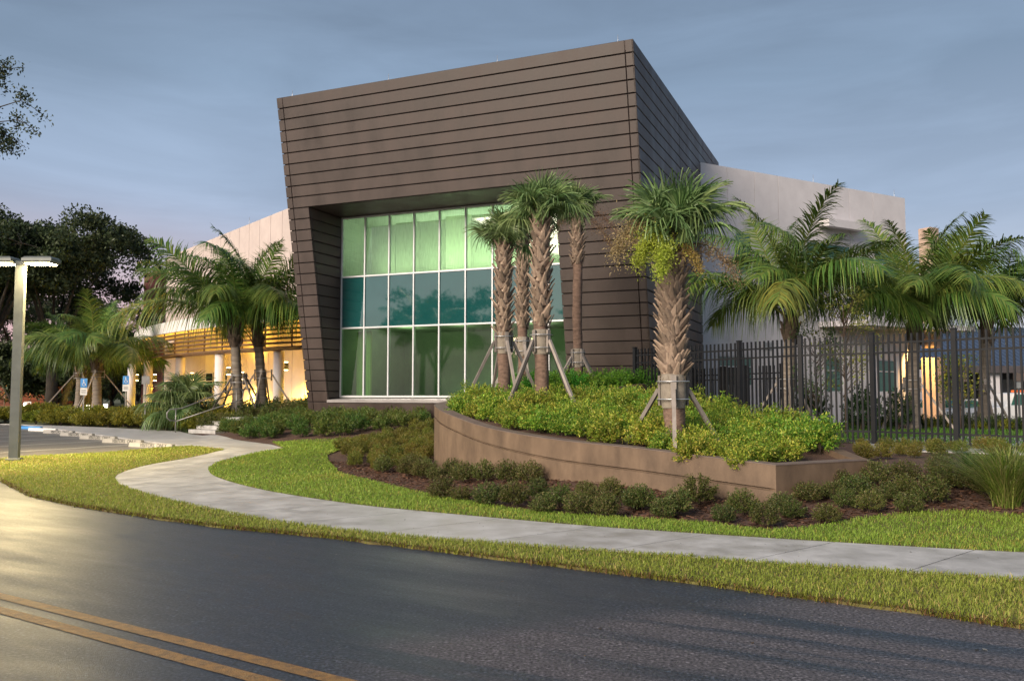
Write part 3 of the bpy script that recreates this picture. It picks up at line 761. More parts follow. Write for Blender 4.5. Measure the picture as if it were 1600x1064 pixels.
# lightning rods
for px, py0, py1 in ((450, 139, 150), (601, 112, 124), (772, 84, 96), (962, 51, 66)):
    u, z = u_at(px, py1); p = front(u, TOP, -0.25)
    MB().tube([p - [0, 0, .1], p + [0, 0, .30]], [.011, .007], 6).build('lightning_rod', M_strap, hall, world=True)
for wv in (2.6, 5.8, 9.0):
    p = sidez(wv, TOP) + AX * .25
    MB().tube([p - [0, 0, .1], p + [0, 0, .35]], [.011, .007], 6).build('lightning_rod', M_strap, hall, world=True)

# ---- recess: reveals, soffit, sill
SB = 0.82
def glz(u, z, off=0.0): return P0 + AX * u - NX * (SB - off) + np.array([0, 0, z])
for i in range(len(zs) - 1):     # left reveal panels follow the joints
    z1, z0 = min(zs[i], OT) - G, max(zs[i + 1], OB - .02) + G
    if z1 - z0 < 0.06: continue
    for sgn, U in ((1, UL), (-1, UR)):
        a0, a1 = front(U, z0, -.10), front(U, z1, -.10); g0, g1 = glz(U, z0), glz(U, z1)
        poly = [a0, g0, g1, a1] if sgn == 1 else [g0, a0, a1, g1]
        b = MB(); b.plate(poly, -AX * sgn, 0.05, 0.01); b.build('reveal_panel', M_brown, hall, world=True)
for sgn, U in ((1, UL), (-1, UR)):
    b = MB(); o_ = AX * sgn * 0.055
    A = [front(U, OB - .3, -.12) + o_, glz(U, OB - .3) + o_, glz(U, OT + .1) + o_, front(U, OT + .1, -.12) + o_]
    b.hexa(A, [p + AX * sgn * .2 for p in A]); b.build('backing_wall', M_gap, hall, world=True)
b = MB(); A = [front(UR - .05, OT + .012, -.1), front(UL + .05, OT + .012, -.1), glz(UL + .05, OT + .012, -.1), glz(UR - .05, OT + .012, -.1)]
b.hexa(A, [p + [0, 0, .12] for p in A]); b.build('soffit', M_brown, hall, world=True)
b = MB()
A = [front(UR - .02, OB - .085, .03), front(UL + .02, OB - .085, .03), glz(UL + .02, OB - .02, -.1), glz(UR - .02, OB - .02, -.1)]
b.hexa([p - [0, 0, .10] for p in A], A); b.build('sill', M_sill, hall, world=True)

# ---- glass wall: frame, mullions, panes, rooms behind
CW = 1.080
ncol = 10
us = [UL - CW * i for i in range(ncol + 1)]
us = [u for u in us if u > UR - CW * 1.0]
rowz = [OB, 4.16, 6.147, OT]
gw = MB
def bar(u0, u1, z0, z1, proud, depth, name='mullion'):
    b = MB()
    A = [glz(u, z, proud) for u, z in ((u0, z0), (u1, z0), (u1, z1), (u0, z1))]
    b.plate([A[0], A[3], A[2], A[1]][::-1][::-1], NX, depth, 0.006)
    return b.build(name, M_frame, hall, world=True)
for i, u in enumerate(us):
    bar(u - .028 if i else u - .06, u + .028 if i else u + .0, OB, OT, 0.045, 0.14)
for j, z in enumerate(rowz):
    h0, h1 = (-.032, .032)
    if j == 0: h0, h1 = 0.0, .07
    if j == 3: h0, h1 = -.07, -.005
    bar(us[-1], us[0], z + h0, z + h1, 0.040, 0.12, 'transom')
for i in range(len(us) - 1):
    for j in range(3):
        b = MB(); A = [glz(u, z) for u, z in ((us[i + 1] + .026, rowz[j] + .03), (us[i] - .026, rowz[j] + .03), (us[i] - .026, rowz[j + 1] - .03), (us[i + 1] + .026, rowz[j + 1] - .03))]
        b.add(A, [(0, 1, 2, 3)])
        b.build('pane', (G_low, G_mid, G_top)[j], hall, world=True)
# rooms
def room(z0, z1, mat_w, mat_f, name):
    b = MB(); D_ = 5.0
    def q(u, z, o): return glz(u, z, -o)
    ua, ub = us[-1] - .05, us[0] + .05
    b.add([q(ua, z0, D_), q(ub, z0, D_), q(ub, z1, D_), q(ua, z1, D_)], [(0, 1, 2, 3)], 0)
    b.add([q(ua, z0, .1), q(ub, z0, .1), q(ub, z0, D_), q(ua, z0, D_)], [(0, 1, 2, 3)], 1)
    b.add([q(ua, z1, .1), q(ub, z1, .1), q(ub, z1, D_), q(ua, z1, D_)], [(0, 1, 2, 3)], 0)
    b.add([q(ua, z0, .1), q(ua, z0, D_), q(ua, z1, D_), q(ua, z1, .1)], [(0, 1, 2, 3)], 0)
    b.add([q(ub, z0, .1), q(ub, z0, D_), q(ub, z1, D_), q(ub, z1, .1)], [(0, 1, 2, 3)], 0)
    return b.build(name, [mat_w, mat_f], hall, world=True)
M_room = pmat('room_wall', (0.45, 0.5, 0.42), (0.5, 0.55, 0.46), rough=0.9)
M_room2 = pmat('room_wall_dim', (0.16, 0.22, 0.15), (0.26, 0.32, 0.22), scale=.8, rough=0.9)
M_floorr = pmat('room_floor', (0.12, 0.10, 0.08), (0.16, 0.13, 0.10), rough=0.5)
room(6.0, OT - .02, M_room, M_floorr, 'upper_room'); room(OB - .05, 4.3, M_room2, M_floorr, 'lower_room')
for uu in (10.2, 8.4, 6.6, 5.0):       # added glowing floor panels, unseen behind the blinds, brightening their lower part
    b = MB(); A = [glz(uu + du, 6.14, -o) for du, o in ((-.7, .9), (.7, .9), (.7, 1.8), (-.7, 1.8))]
    b.hexa(A, [p + [0, 0, .06] for p in A]); b.build('added_glow_panel', E_green, hall, world=True)
M_blind = leafmat('roller_blind', rough=.9, trans=.75, rand=.22, hue=.015)
def blind_col(o):
    a = o.data.attributes.new('col', 'FLOAT_COLOR', 'POINT'); a.data.foreach_set('color', np.tile([.80, .84, .72, 1.0], len(o.data.vertices)).astype(np.float32))
for i in range(1, len(us) - 1):       # pale blinds standing behind the upper panes
    dz = (0.42, 0.36, 0.30, 0.33, 0.22, 0.25, 0.3, 0.3, 0.3)[i % 9]
    b = MB(); A = [glz(u, z, -.45) for u, z in ((us[i + 1] + .01, 6.12), (us[i] - .01, 6.12), (us[i] - .01, OT - dz), (us[i + 1] + .01, OT - dz))]
    b.plate(A, NX, .004, .001); blind_col(b.build('blind', M_blind, hall, world=True))
# curtain at the end of the lower room and its lamp
b = MB(); pts = []
for k in range(25):
    u = us[0] - .38 - .68 * k / 24; o = .55 + .05 * math.sin(k * 1.9)
    pts.append(glz(u, 0, -o))
V_ = [p + [0, 0, z] for z in (OB, 4.05) for p in pts]
b.add(V_, [(k, k + 1, k + 26, k + 25) for k in range(24)], 0, True)
M_curt = pmat('curtain', (0.42, 0.42, 0.16), (0.55, 0.52, 0.22), scale=3, rough=0.9, stretch=(6, 6, .3))
b.build('curtain', M_curt, hall, world=True)
lp = glz(u_at(815, 525)[0] + .32, 0, -1.0); lz = 3.55
b = MB(); b.tube([lp + [0, 0, lz + .20 * math.cos(a)] for a in np.linspace(math.pi, 0, 7)], [.20 * math.sin(a) + .001 for a in np.linspace(math.pi, 0, 7)], 12)
b.build('pendant_lamp', E_warm, hall, world=True)
MB().tube([lp + [0, 0, lz + .2], lp + [0, 0, 4.28]], .012, 6).build('pendant_cord', M_steel, hall, world=True)
for uu, e_ in ((10.8, 32), (8.4, 16), (5.2, 30)):
    l_ = bpy.data.lights.new('room_lamp', 'POINT'); l_.energy = e_; l_.color = (1, .9, .6); l_.shadow_soft_size = .25
    o = bpy.data.objects.new('room_lamp', l_); o.location = Vector(glz(uu, 3.9, -2.2)); COL.objects.link(o)

# ================================================================== white two-storey block
WD = np.array([0.869, 0.495, 0]); WN = np.array([0.495, -0.869, 0])      # right wall
WP = np.array([8.20, 35.62, 0.0]); WTOP = 11.35
wb = thing('white_block', (11, 38, .4), 'white two storey block behind the palms at the dark fence', 'building')
def wpt(s, z, off=0.0): return WP + WD * s + WN * off + np.array([0, 0, z])
def ws(px, py):
    p = at_plane(px, py, WP, WN); return float(np.dot(p - WP, WD)), p[2]
edges = [-0.6] + [ws(x, 400)[0] for x in (1138, 1181, 1218, 1293, 1329, 1366, 1416.5)]
ZJ = ws(1110, 425)[1]
wins = []
def wwin(px0, px1, py0, py1):
    s0, z1 = ws(px0, py0); s1, _ = ws(px1, py0); _, z0 = ws((px0 + px1) / 2, py1); wins.append((s0, s1, z0, z1))
ZW0, ZW1 = ws(1330, 447)[1], ws(1330, 385)[1]
for a_, c_ in ((1150, 1176), (1262, 1331), (1368, 1408)):
    s0, s1 = ws(a_, 430)[0], ws(c_, 430)[0]; wins.append((s0, s1, ZW0, ZW1))
ZG0, ZG1 = ws(1385, 613)[1], ws(1385, 562)[1]
for a_, c_ in ((1371, 1403), (1290, 1318)):
    wins.append((ws(a_, 590)[0], ws(c_, 590)[0], ZG0, ZG1))
wins.append((ws(1124, 600)[0], ws(1178, 600)[0], ws(1150, 603)[1], ws(1150, 556)[1]))
b = MB(); A = [wpt(-3, .2, -.09), wpt(edges[-1] - .03, .2, -.09), wpt(edges[-1] - .03, WTOP - .05, -.09), wpt(-3, WTOP - .05, -.09)]
b.hexa([p - WN * .3 for p in A], A); b.build('backing_wall', M_gap, wb, world=True)
cutz = sorted(set([0.2, ZJ, WTOP]))
def rects(s0, s1, z0, z1):
    """split a panel around the windows that overlap it"""
    R_ = [(s0, s1, z0, z1)]
    for (a, c, p, q) in wins:
        n2 = []
        for (x0, x1, y0, y1) in R_:
            if c <= x0 or a >= x1 or q <= y0 or p >= y1: n2.append((x0, x1, y0, y1)); continue
            if p > y0: n2.append((x0, x1, y0, p))
            if q < y1: n2.append((x0, x1, q, y1))
            if a > x0: n2.append((x0, a, max(p, y0), min(q, y1)))
            if c < x1: n2.append((c, x1, max(p, y0), min(q, y1)))
        R_ = n2
    return R_
for i in range(len(edges) - 1):
    for z0, z1 in zip(cutz[:-1], cutz[1:]):
        b = MB()
        for (x0, x1, y0, y1) in rects(edges[i] + .011, edges[i + 1] - .011, z0 + .011, z1 - .011):
            A = [wpt(x0, y0), wpt(x1, y0), wpt(x1, y1), wpt(x0, y1)]
            b.hexa([p - WN * .08 for p in A], A)
        b.build('wall_panel', M_white, wb, world=True)
for (a, c, p, q) in wins:
    g = MB().add([wpt(a, p, -.07), wpt(c, p, -.07), wpt(c, q, -.07), wpt(a, q, -.07)], [(0, 1, 2, 3)]).build('window', M_green, wb, world=True)
    b = MB(); t = .05
    mid = p + (q - p) * .62
    for x0, x1, y0, y1 in ((a, a + t, p, q), (c - t, c, p, q), (a + t, c - t, p, p + t), (a + t, c - t, q - t, q), (a + t, c - t, mid, mid + t)):
        A = [wpt(x0, y0, -.03), wpt(x1, y0, -.03), wpt(x1, y1, -.03), wpt(x0, y1, -.03)]; b.hexa([p_ - WN * .045 for p_ in A], A)
    b.build('window_frame', M_frame, g)
# end wall and roof
b = MB(); e_ = edges[-1]
b.hexa([wpt(-1.5, WTOP - .3, -.1), wpt(e_ - .02, WTOP - .3, -.1), wpt(e_ - .02, WTOP - .3, -18), wpt(-1.5, WTOP - .3, -18)], [wpt(-1.5, WTOP - .04, -.1), wpt(e_ - .02, WTOP - .04, -.1), wpt(e_ - .02, WTOP - .04, -18), wpt(-1.5, WTOP - .04, -18)])
b.build('roof', M_white, wb, world=True)
b = MB(); A = [wpt(e_ - .002, .2, -.085), wpt(e_ - .002, .2, -18), wpt(e_ - .002, WTOP - .01, -18), wpt(e_ - .002, WTOP - .01, -.085)]
b.hexa([p - WD * .25 for p in A], A); b.build('end_wall', M_white, wb, world=True)
for px in (1276, 1402):
    s0 = ws(px, 280)[0]; p = wpt(s0, WTOP, -.2); MB().tube([p - [0, 0, .2], p + [0, 0, .40]], [.012, .008], 6).build('lightning_rod', M_strap, wb, world=True)
# eyebrow above the upper windows, wall vent
s0, s1 = ws(1276, 350)[0], ws(1340, 350)[0]; z1 = ws(1277, 345)[1]; z0 = ws(1277, 357)[1]
b = MB(); A = [wpt(s0, z0 + .1, .002), wpt(s1, z0 + .1, .002), wpt(s1, z0, .7), wpt(s0, z0, .7)]
b.hexa(A, [wpt(s0, z1, .002), wpt(s1, z1, .002), wpt(s1, z1, .7), wpt(s0, z1, .7)]); b.build('eyebrow', M_white, wb, world=True)
s0, z1 = ws(1192, 533); s1, z0 = ws(1206, 546)
for k in range(5):
    zz = z0 + (z1 - z0) * (k + .5) / 5; A = [wpt(s0, zz - .02, .004), wpt(s1, zz - .02, .004), wpt(s1, zz - .04, .06), wpt(s0, zz - .04, .06)]
    MB().hexa(A, [p + [0, 0, .03] for p in A]).build('vent_slat', M_frame, wb, world=True)
# entry canopy slab, pier and flood lamp
cs0, cz1 = ws(1281, 503); cs0 -= .1; cz0 = cz1 - .24
b = MB(); A = [wpt(cs0, cz0, .004), wpt(edges[-1] + 2.4, cz0, .004), wpt(edges[-1] + 2.4, cz0, 1.9), wpt(cs0 + .9, cz0, 1.9)]
b.hexa(A, [p + [0, 0, .24] for p in A]); b.build('canopy', M_white, wb, world=True)
pp = wpt(edges[-1] + 1.35, 0, 0.3)
b = MB(); b.box((pp[0], pp[1], 1.83), (.72, .72, 3.2), math.atan2(WD[1], WD[0]), ch=.02); b.box((pp[0], pp[1], 6.9), (.66, .66, 6.0), math.atan2(WD[1], WD[0]), ch=.02)
b.build('pier', M_tan, wb, world=True)
fl = at_y(1432, 528, pp[1] - 1.4)
b = MB(); b.box(fl, (.22, .16, .18), .5, ch=.02); b.tube([fl + [0, 0, .09], fl + [0, 0, .45]], .025, 6); fx = b.build('flood_lamp', M_pole, wb, world=True)
d_ = (pp + [0, 0, 1.4]) - fl; d_ /= np.linalg.norm(d_)
b = MB(); c = fl + d_ * .13; b.tube([c, c + d_ * .02], .07, 10); b.build('lens', E_warm, fx)
l_ = bpy.data.lights.new('flood', 'SPOT'); l_.energy = 620; l_.color = (1, .55, .14); l_.spot_size = R(110); l_.spot_blend = .6; l_.shadow_soft_size = .08
o = bpy.data.objects.new('flood', l_); o.location = Vector(fl + d_ * .25); o.rotation_euler = Vector(-d_).to_track_quat('Z', 'Y').to_euler(); COL.objects.link(o)

# left wing of the white block
wl = thing('white_wing', (-12, 45, .6), 'long pale wing with vertical joints rising behind the entrance palms', 'building')
LD = np.array([-0.624, 0.781, 0]); LN = np.array([-0.781, -0.624, 0]); LP = np.array([-11.5, 44.1, 0.0])
def lpt(s, z, off=0.0): return LP + LD * s + LN * off + np.array([0, 0, z])
b = MB(); A = [lpt(-9, .3, -.09), lpt(21.5, .3, -.09), lpt(21.5, WTOP - .06, -.09), lpt(-9, WTOP - .06, -.09)]
b.hexa([p - LN * .3 for p in A][::-1], A[::-1]); b.build('backing_wall', M_gap, wl, world=True)
le = np.arange(-8.0, 22.3, 1.52)
for i in range(len(le) - 1):
    A = [lpt(le[i] + .022, .3), lpt(le[i + 1] - .022, .3), lpt(le[i + 1] - .022, WTOP), lpt(le[i] + .022, WTOP)]
    b = MB(); b.plate(A[::-1], LN, .08, .006); b.build('wall_panel', M_wing, wl, world=True)
for s0 in (6.2, 11, 15.8):
    p = lpt(s0, WTOP, -.2); MB().tube([p - [0, 0, .2], p + [0, 0, .5]], [.014, .01], 6).build('lightning_rod', M_strap, wl, world=True)
s_e = le[-1]
b = MB(); A = [lpt(-8, WTOP - .3, -.1), lpt(s_e, WTOP - .3, -.1), lpt(s_e, WTOP - .3, -14), lpt(-8, WTOP - .3, -14)]
b.hexa(A, [p + [0, 0, .25] for p in A]); b.build('roof', M_white, wl, world=True)
b = MB(); A = [lpt(s_e, .3, -.08), lpt(s_e, .3, -14), lpt(s_e, WTOP - .01, -14), lpt(s_e, WTOP - .01, -.08)]
b.hexa([p - LD * .3 for p in A], A); b.build('end_wall', M_white, wl, world=True)
# maroon stair tower behind
b = MB(); c = at_y(237, 470, 70); b.box((c[0] + 1.2, 72, 5.8), (3.7, 3.7, 11.6), .9); b.box((c[0] + 1.2, 72, 11.65), (3.8, 3.8, .2), .9)
tag(b.build('stair_tower', M_pink), 'dull maroon stair tower at the far end of the pale wing', 'building')

# ================================================================== curved entrance canopy
ent = thing('entrance_portico', (-15, 46, .65), 'curved white entrance portico with brown louvres and warm lit columns', 'building')
arc_ctl = [(-9.3, 38.4), (-11.6, 40.0), (-14.7, 42.8), (-18.6, 46.8), (-21.9, 51.3), (-24.3, 55.4), (-25.6, 58.8), (-25.6, 61.5)]
ARC = chaikin(np.array(arc_ctl, float), 3)
ARC = resample(ARC, 61)
def arc_n(k):
    t = ARC[min(k + 1, 60)] - ARC[max(k - 1, 0)]; t = t / np.linalg.norm(t); return np.array([-t[1], t[0]]) if False else np.array([-abs(t[1]), -abs(t[0])]) if t[0] < 0 else np.array([-1, 0.0])
def arc_sweep(name, off, z, wdt, hgt, mat, parent, k0=0, k1=60, rnd=False):
    rings = []
    for k in range(k0, k1 + 1):
        n2 = arc_n(k); p = ARC[k] + n2 * off
        if rnd:
            rings.append([(p[0] + n2[0] * wdt / 2 * math.cos(a), p[1] + n2[1] * wdt / 2 * math.cos(a), z + hgt / 2 * math.sin(a)) for a in np.linspace(0, 2 * math.pi, 9)[:-1]])
        else:
            i_, o_ = p - n2 * wdt / 2, p + n2 * wdt / 2
            rings.append([(i_[0], i_[1], z - hgt / 2), (o_[0], o_[1], z - hgt / 2), (o_[0], o_[1], z + hgt / 2), (i_[0], i_[1], z + hgt / 2)])
    return MB().loft(rings, 0, True, True, rnd).build(name, mat, parent, world=True)
fas = arc_sweep('fascia', 0.15, 5.28, .18, .62, M_fascia, ent, 0, 56)
b = MB()      # canopy roof sheet back to the wing
Vt = [(*ARC[k], 5.30) for k in range(0, 57)]; n_ = len(Vt)
Bk = [tuple((lpt(np.interp(k, [0, 56], [-6, 18]), 5.30))) for k in range(0, 57)]
b.add(Vt + Bk + [(x, y, z + .12) for x, y, z in Vt + Bk], [(k, k + 1, n_ + k + 1, n_ + k) for k in range(56)] + [(2 * n_ + k, 3 * n_ + k, 3 * n_ + k + 1, 2 * n_ + k + 1) for k in range(56)])
M_soff = pmat('soffit_plaster', (0.55, 0.48, 0.40), (0.6, 0.52, 0.44), rough=0.85)
b.build('canopy_roof', M_soff, ent, world=True)
for i in range(6):
    arc_sweep('louver', 0.02 + .12 * i * 0.25, 4.82 - .215 * i, .13, .105, M_louv, ent, 0, 56, True)
for k in range(2, 57, 4):
    p = ARC[k] - arc_n(k) * .08; MB().box((p[0], p[1], 4.35), (.06, .06, 1.3), .8).build('louver_hanger', M_louv, ent, world=True)
arc_sweep('ring_beam', -0.35, 3.72, .22, .16, M_louv, ent, 0, 56)
colpx = [(435, 40.2), (343, 43.3), (281, 47.2), (231, 51.6), (205.5, 55.8)]
lampspots = []
for px, d in colpx:
    p = at_y(px, 600, d); r0 = .25
    b = MB(); b.tube([(p[0], p[1], z) for z in (.5, 3.62)], r0, 20); b.build('column', M_white, ent, world=True)
    MB().tube([(p[0], p[1], z) for z in (3.62, 3.85)], .12, 12).build('column_neck', M_louv, ent, world=True)
# back wall with windows
bw = chaikin(np.array([(-10.3, 46.0), (-13.6, 48.0), (-17.5, 51.3), (-21.5, 57.0), (-22.8, 62)], float), 2)
bw = resample(bw, 41)
b = MB(); o_ = []
for k in range(40):
    a_, c_ = bw[k], bw[k + 1]
    b.add([(a_[0], a_[1], .5), (c_[0], c_[1], .5), (c_[0], c_[1], 5.29), (a_[0], a_[1], 5.29)], [(3, 2, 1, 0)], 0, True)
b.build('entrance_wall', M_cream, ent, world=True)
MB().add([(-10.3, 46, .5), (-6.5, 38, .5), (-6.5, 38, 5.29), (-10.3, 46, 5.29)], [(0, 1, 2, 3)]).build('entrance_wall', M_cream, ent, world=True)
for (px0, px1) in ((322, 333.5), (352, 363.5), (386, 398.5), (423, 429)):
    def hit(px, py):
        best = None
        for k in range(40):
            a_ = np.array([*bw[k], 0]); c_ = np.array([*bw[k + 1], 0]); t = c_ - a_; n = np.array([-t[1], t[0], 0]); n /= np.linalg.norm(n)
            p = at_plane(px, py, a_, n); s = np.dot(p - a_, t) / np.dot(t, t)
            if -.001 <= s <= 1.001: best = p
        return best
    q0, q1 = hit(px0, 600), hit(px1, 600)
    if q0 is None or q1 is None: continue
    t = q1 - q0; t[2] = 0; t /= np.linalg.norm(t); n = np.array([t[1], -t[0], 0])
    if n[1] > 0: n = -n
    z0, z1 = 1.58, 2.95
    A = [np.array([q0[0], q0[1], z0]), np.array([q1[0], q1[1], z0]), np.array([q1[0], q1[1], z1]), np.array([q0[0], q0[1], z1])]
    A = [p + n * .04 for p in A]
    g = MB().plate(A, n, .05, .004).build('window', M_darkglass, ent, world=True)
    b = MB(); 
    for s0, s1, y0, y1 in ((0, 1, 0, .04), (0, 1, .96, 1), (0, .06, .04, .96), (.94, 1, .04, .96), (.06, .94, .60, .64)):
        P_ = lambda s, y: A[0] + (A[1] - A[0]) * s + (A[3] - A[0]) * y + n * .015
        Q = [P_(s0, y0), P_(s1, y0), P_(s1, y1), P_(s0, y1)]; b.hexa([p - n * .03 for p in Q], Q)
    b.build('window_frame', M_frame, g)
# wall sconces: warm, throwing light up and down
def sconce(px, py, Y, en, rad=.1):
    p = at_y(px, py, Y)
    b = MB(); b.box((p[0], p[1], p[2]), (.20, .20, .34), .6, ch=.015); s = b.build('sconce', M_pole, ent, world=True)
    for dz in (-.19, .19):
        MB().box((p[0], p[1], p[2] + dz), (.16, .16, .03), .6).build('sconce_lens', E_warm, s)
        l_ = bpy.data.lights.new('sconce_light', 'SPOT'); l_.energy = en * (2.0 if dz < 0 else .2); l_.color = (1, .55, .06); l_.spot_size = R(150); l_.spot_blend = .9; l_.shadow_soft_size = .06
        o = bpy.data.objects.new('sconce_light', l_); o.location = (p[0] - .0, p[1] - .0, p[2] + dz * 1.25)
        if dz > 0: o.rotation_euler = (math.pi, 0, 0)
        COL.objects.link(o)
for px, py, Y, en in ((446.5, 572, 41.2, 2600), (357, 580, 46.2, 1900), (378, 587, 46.6, 1900), (300, 588, 49.5, 1700), (242, 590, 52.2, 1700), (214, 590, 56.4, 1600)):
    sconce(px, py, Y, en)
# street number on the fascia
def text(name, body, size, mat, loc, right, up, parent, ext=.004, **kw):
    c = bpy.data.curves.new(name, 'FONT'); c.body = body; c.size = size; c.extrude = ext; c.align_x = 'CENTER'; c.align_y = 'CENTER'; c.materials.append(mat)
    o = bpy.data.objects.new(name, c)
    r_, u_ = Vector(right).normalized(), Vector(up).normalized(); n = r_.cross(u_)
    M_ = Matrix((r_, u_, n)).transposed().to_4x4(); M_.translation = Vector(loc)
    if parent is not None and parent.type == 'EMPTY': M_ = Matrix.Translation(-parent.location) @ M_
    me = bpy.data.meshes.new_from_object(o); bpy.data.objects.remove(o)
    o = bpy.data.objects.new(name, me)
    o.matrix_basis = M_
    COL.objects.link(o); o.parent = parent
    return o
k = 49; n2 = arc_n(k); t2 = ARC[k - 2] - ARC[k + 2]; p = ARC[k] + n2 * .26
text('street_number', '600', .42, M_black, (p[0], p[1], 5.3), (t2[0], t2[1], 0), (0, 0, 1), ent)

# entrance steps and hand rails
st = thing('entrance_steps', tuple(gpt(300, 678)), 'concrete entrance steps between the hedges', 'steps')
sa = gpt(283, 677); sdr = np.array([0.62, 0.78]); sw = np.array([0.78, -0.62])
for k in range(4):
    c = sa[:2] + sw * .9 + sdr * (.3 + .34 * k + .8)
    MB().box((c[0], c[1], sa[2] + .07 + .15 * k), (1.8, 1.6, .15), math.atan2(sw[1], sw[0]), ch=.012).build('step', M_walk, st, world=True)
def handrail(px, py, d, run, label):
    g0 = gpt(px, py); t = thing('handrail', tuple(g0), label, 'handrail', 'hand rails of the entrance steps')
    D3 = np.array([run[0], run[1], 0.0]); D3 /= np.linalg.norm(D3)
    L_ = 2.3; rise = .75
    P = lambda s, z: g0 + D3 * s + np.array([0, 0, z])
    rails = MB(); r0 = .024
    rails.tube([P(0, .48), P(-.22, .50), P(-.32, .60), P(-.32, .78), P(-.22, .9), P(0, .92), P(.2, .94), P(L_ - .2, .92 + rise), P(L_ + .15, .94 + rise), P(L_ + .27, .84 + rise), P(L_ + .25, .55 + rise), P(L_ - .1, .42 + rise), P(.0, .45), ], r0, 8)
    rails.build('rail', M_galv, t, world=True)
    for s, z0, z1 in ((0, 0, .92), (L_, rise - .1, .93 + rise)):
        MB().tube([P(s, z0), P(s, z1)], r0, 8).build('post', M_galv, t, world=True)
    return t
handrail(274, 677, 33, (0.80, 0.60), 'galvanised hand rail at the open side of the entrance steps')
handrail(302, 672, 35, (0.80, 0.60), 'galvanised hand rail on the planted side of the entrance steps')

# ================================================================== planter
pl_px = [(680.5, 634.5, 18.0), (686, 640, 17.4), (701, 647, 16.9), (743, 663, 16.0), (784, 673, 15.3), (860, 686, 14.3), (1000, 700, 12.95), (1212, 726, 11.6)]
PF = np.array([at_y(x, y, d) for x, y, d in pl_px])
nose_back = np.array([[-1.70, 18.6, 1.38], [-1.66, 19.3, 1.42], [-1.45, 20.2, 1.46], [-1.0, 21.2, 1.5], [-0.2, 22.6, 1.5]])
PF = np.concatenate([nose_back[::-1], PF])
PFs = chaikin(PF[:-1], 2); PFs = np.concatenate([PFs, PF[-1:]])
pend = at_y(1358, 718, 12.45)
pback = np.array([5.0, 14.6, .9])
planter = thing('raised_planter', (1.5, 15.5, .2), 'long curved brown concrete planter with a sloping rim and grooves', 'planter')
def wall_strip(P, zt0, zt1, thick, mat, name, parent, inward, inset=0.0):
    """wall following plan points P, between two height functions; inward(+1/-1) side of thickness"""
    rings = []
    for i in range(len(P)):
        t = P[min(i + 1, len(P) - 1)][:2] - P[max(i - 1, 0)][:2]; t = t / np.linalg.norm(t); n = np.array([-t[1], t[0]]) * inward
        a = P[i][:2] + n * inset; c = P[i][:2] + n * thick
        z0, z1 = zt0(i), zt1(i)
        rings.append([(a[0], a[1], z0), (c[0], c[1], z0), (c[0], c[1], z1), (a[0], a[1], z1)])
    return MB().loft(rings, 0, True, True, False).build(name, mat, parent, world=True)
groove = [PFs[i][2] - .27 * (0.9 + 0.35 * min(1, max(0, (18 - PFs[i][1]) / 4))) for i in range(len(PFs))]
gl = lambda i: groove[i]
wall_strip(PFs, lambda i: -0.1, lambda i: gl(i) - .02, .24, M_conc, 'wall_course', planter, 1)
wall_strip(PFs, lambda i: gl(i) - .022, lambda i: gl(i) + .018, .22, M_conc, 'groove', planter, 1, .05)
wall_strip(PFs, lambda i: gl(i) + .016, lambda i: PFs[i][2] - .012, .24, M_conc, 'wall_course', planter, 1)
wall_strip(PFs, lambda i: PFs[i][2] - .012, lambda i: PFs[i][2], .26, M_cap, 'coping', planter, 1, -.006)
PR = np.array([PF[-1], PF[-1] + (pend - PF[-1]) * .5, pend])
wall_strip(PR, lambda i: -0.05, lambda i: PR[i][2] - .012, .24, M_conc, 'wall_course', planter, 1)
wall_strip(PR, lambda i: PR[i][2] - .012, lambda i: PR[i][2] + .001, .26, M_cap, 'coping', planter, 1, -.006)
PB = np.array([pend, pback, [4.2, 17.5, 1.15], [3.3, 20.5, 1.3], [2.6, 23.0, 1.4]])
wall_strip(PB, lambda i: 0.1, lambda i: PB[i][2], .22, M_conc, 'wall_course', planter, 1)
soil_poly = [tuple(p[:2]) for p in PFs] + [tuple(p[:2]) for p in PR[1:]] + [tuple(p[:2]) for p in PB[1:]]
def soilz(x, y): return float(min(1.36, .53 + .113 * (y - 11.6)) - 0.02 + 0.0 * x)
so_ = sheet('soil', soil_poly, -.03, M_soil, .5, zf=soilz); so_.parent = planter; so_.matrix_parent_inverse = Matrix.Translation(-planter.location)
# second, higher planter against the hall
RPp = [(880, 637, 21.6), (905, 626, 22.3), (935, 613, 23.0), (960, 606, 23.6), (1000, 600, 24.3)]
RP = np.array([at_y(x, y, d) for x, y, d in RPp]); RP = np.concatenate([[[0.6, 21.9, 1.30]], RP, [[4.4, 25.3, 1.95]]])
RPs = chaikin(RP, 2)
rplanter = thing('rear_planter', (3.0, 24.0, 1.0), 'low curved brown planter wall rising against the brown hall', 'planter')
wall_strip(RPs, lambda i: .7, lambda i: RPs[i][2] - .27, .2, M_conc, 'wall_course', rplanter, 1)
wall_strip(RPs, lambda i: RPs[i][2] - .27, lambda i: RPs[i][2] - .245, .18, M_conc, 'groove', rplanter, 1, .02)
wall_strip(RPs, lambda i: RPs[i][2] - .245, lambda i: RPs[i][2], .2, M_conc, 'wall_course', rplanter, 1)
rs_poly = [tuple(p[:2]) for p in RPs] + [tuple((front(0.1, 1.6) + NX * .05)[:2]), tuple((front(5.2, 1.6) + NX * .05)[:2])]
def rsoil(x, y): return 1.55 + 0.12 * sstep((x - 1) / 3)
so_ = sheet('soil', rs_poly, 0, M_soil, .6, zf=lambda x, y: float(rsoil(x, y))); so_.parent = rplanter; so_.matrix_parent_inverse = Matrix.Translation(-rplanter.location)

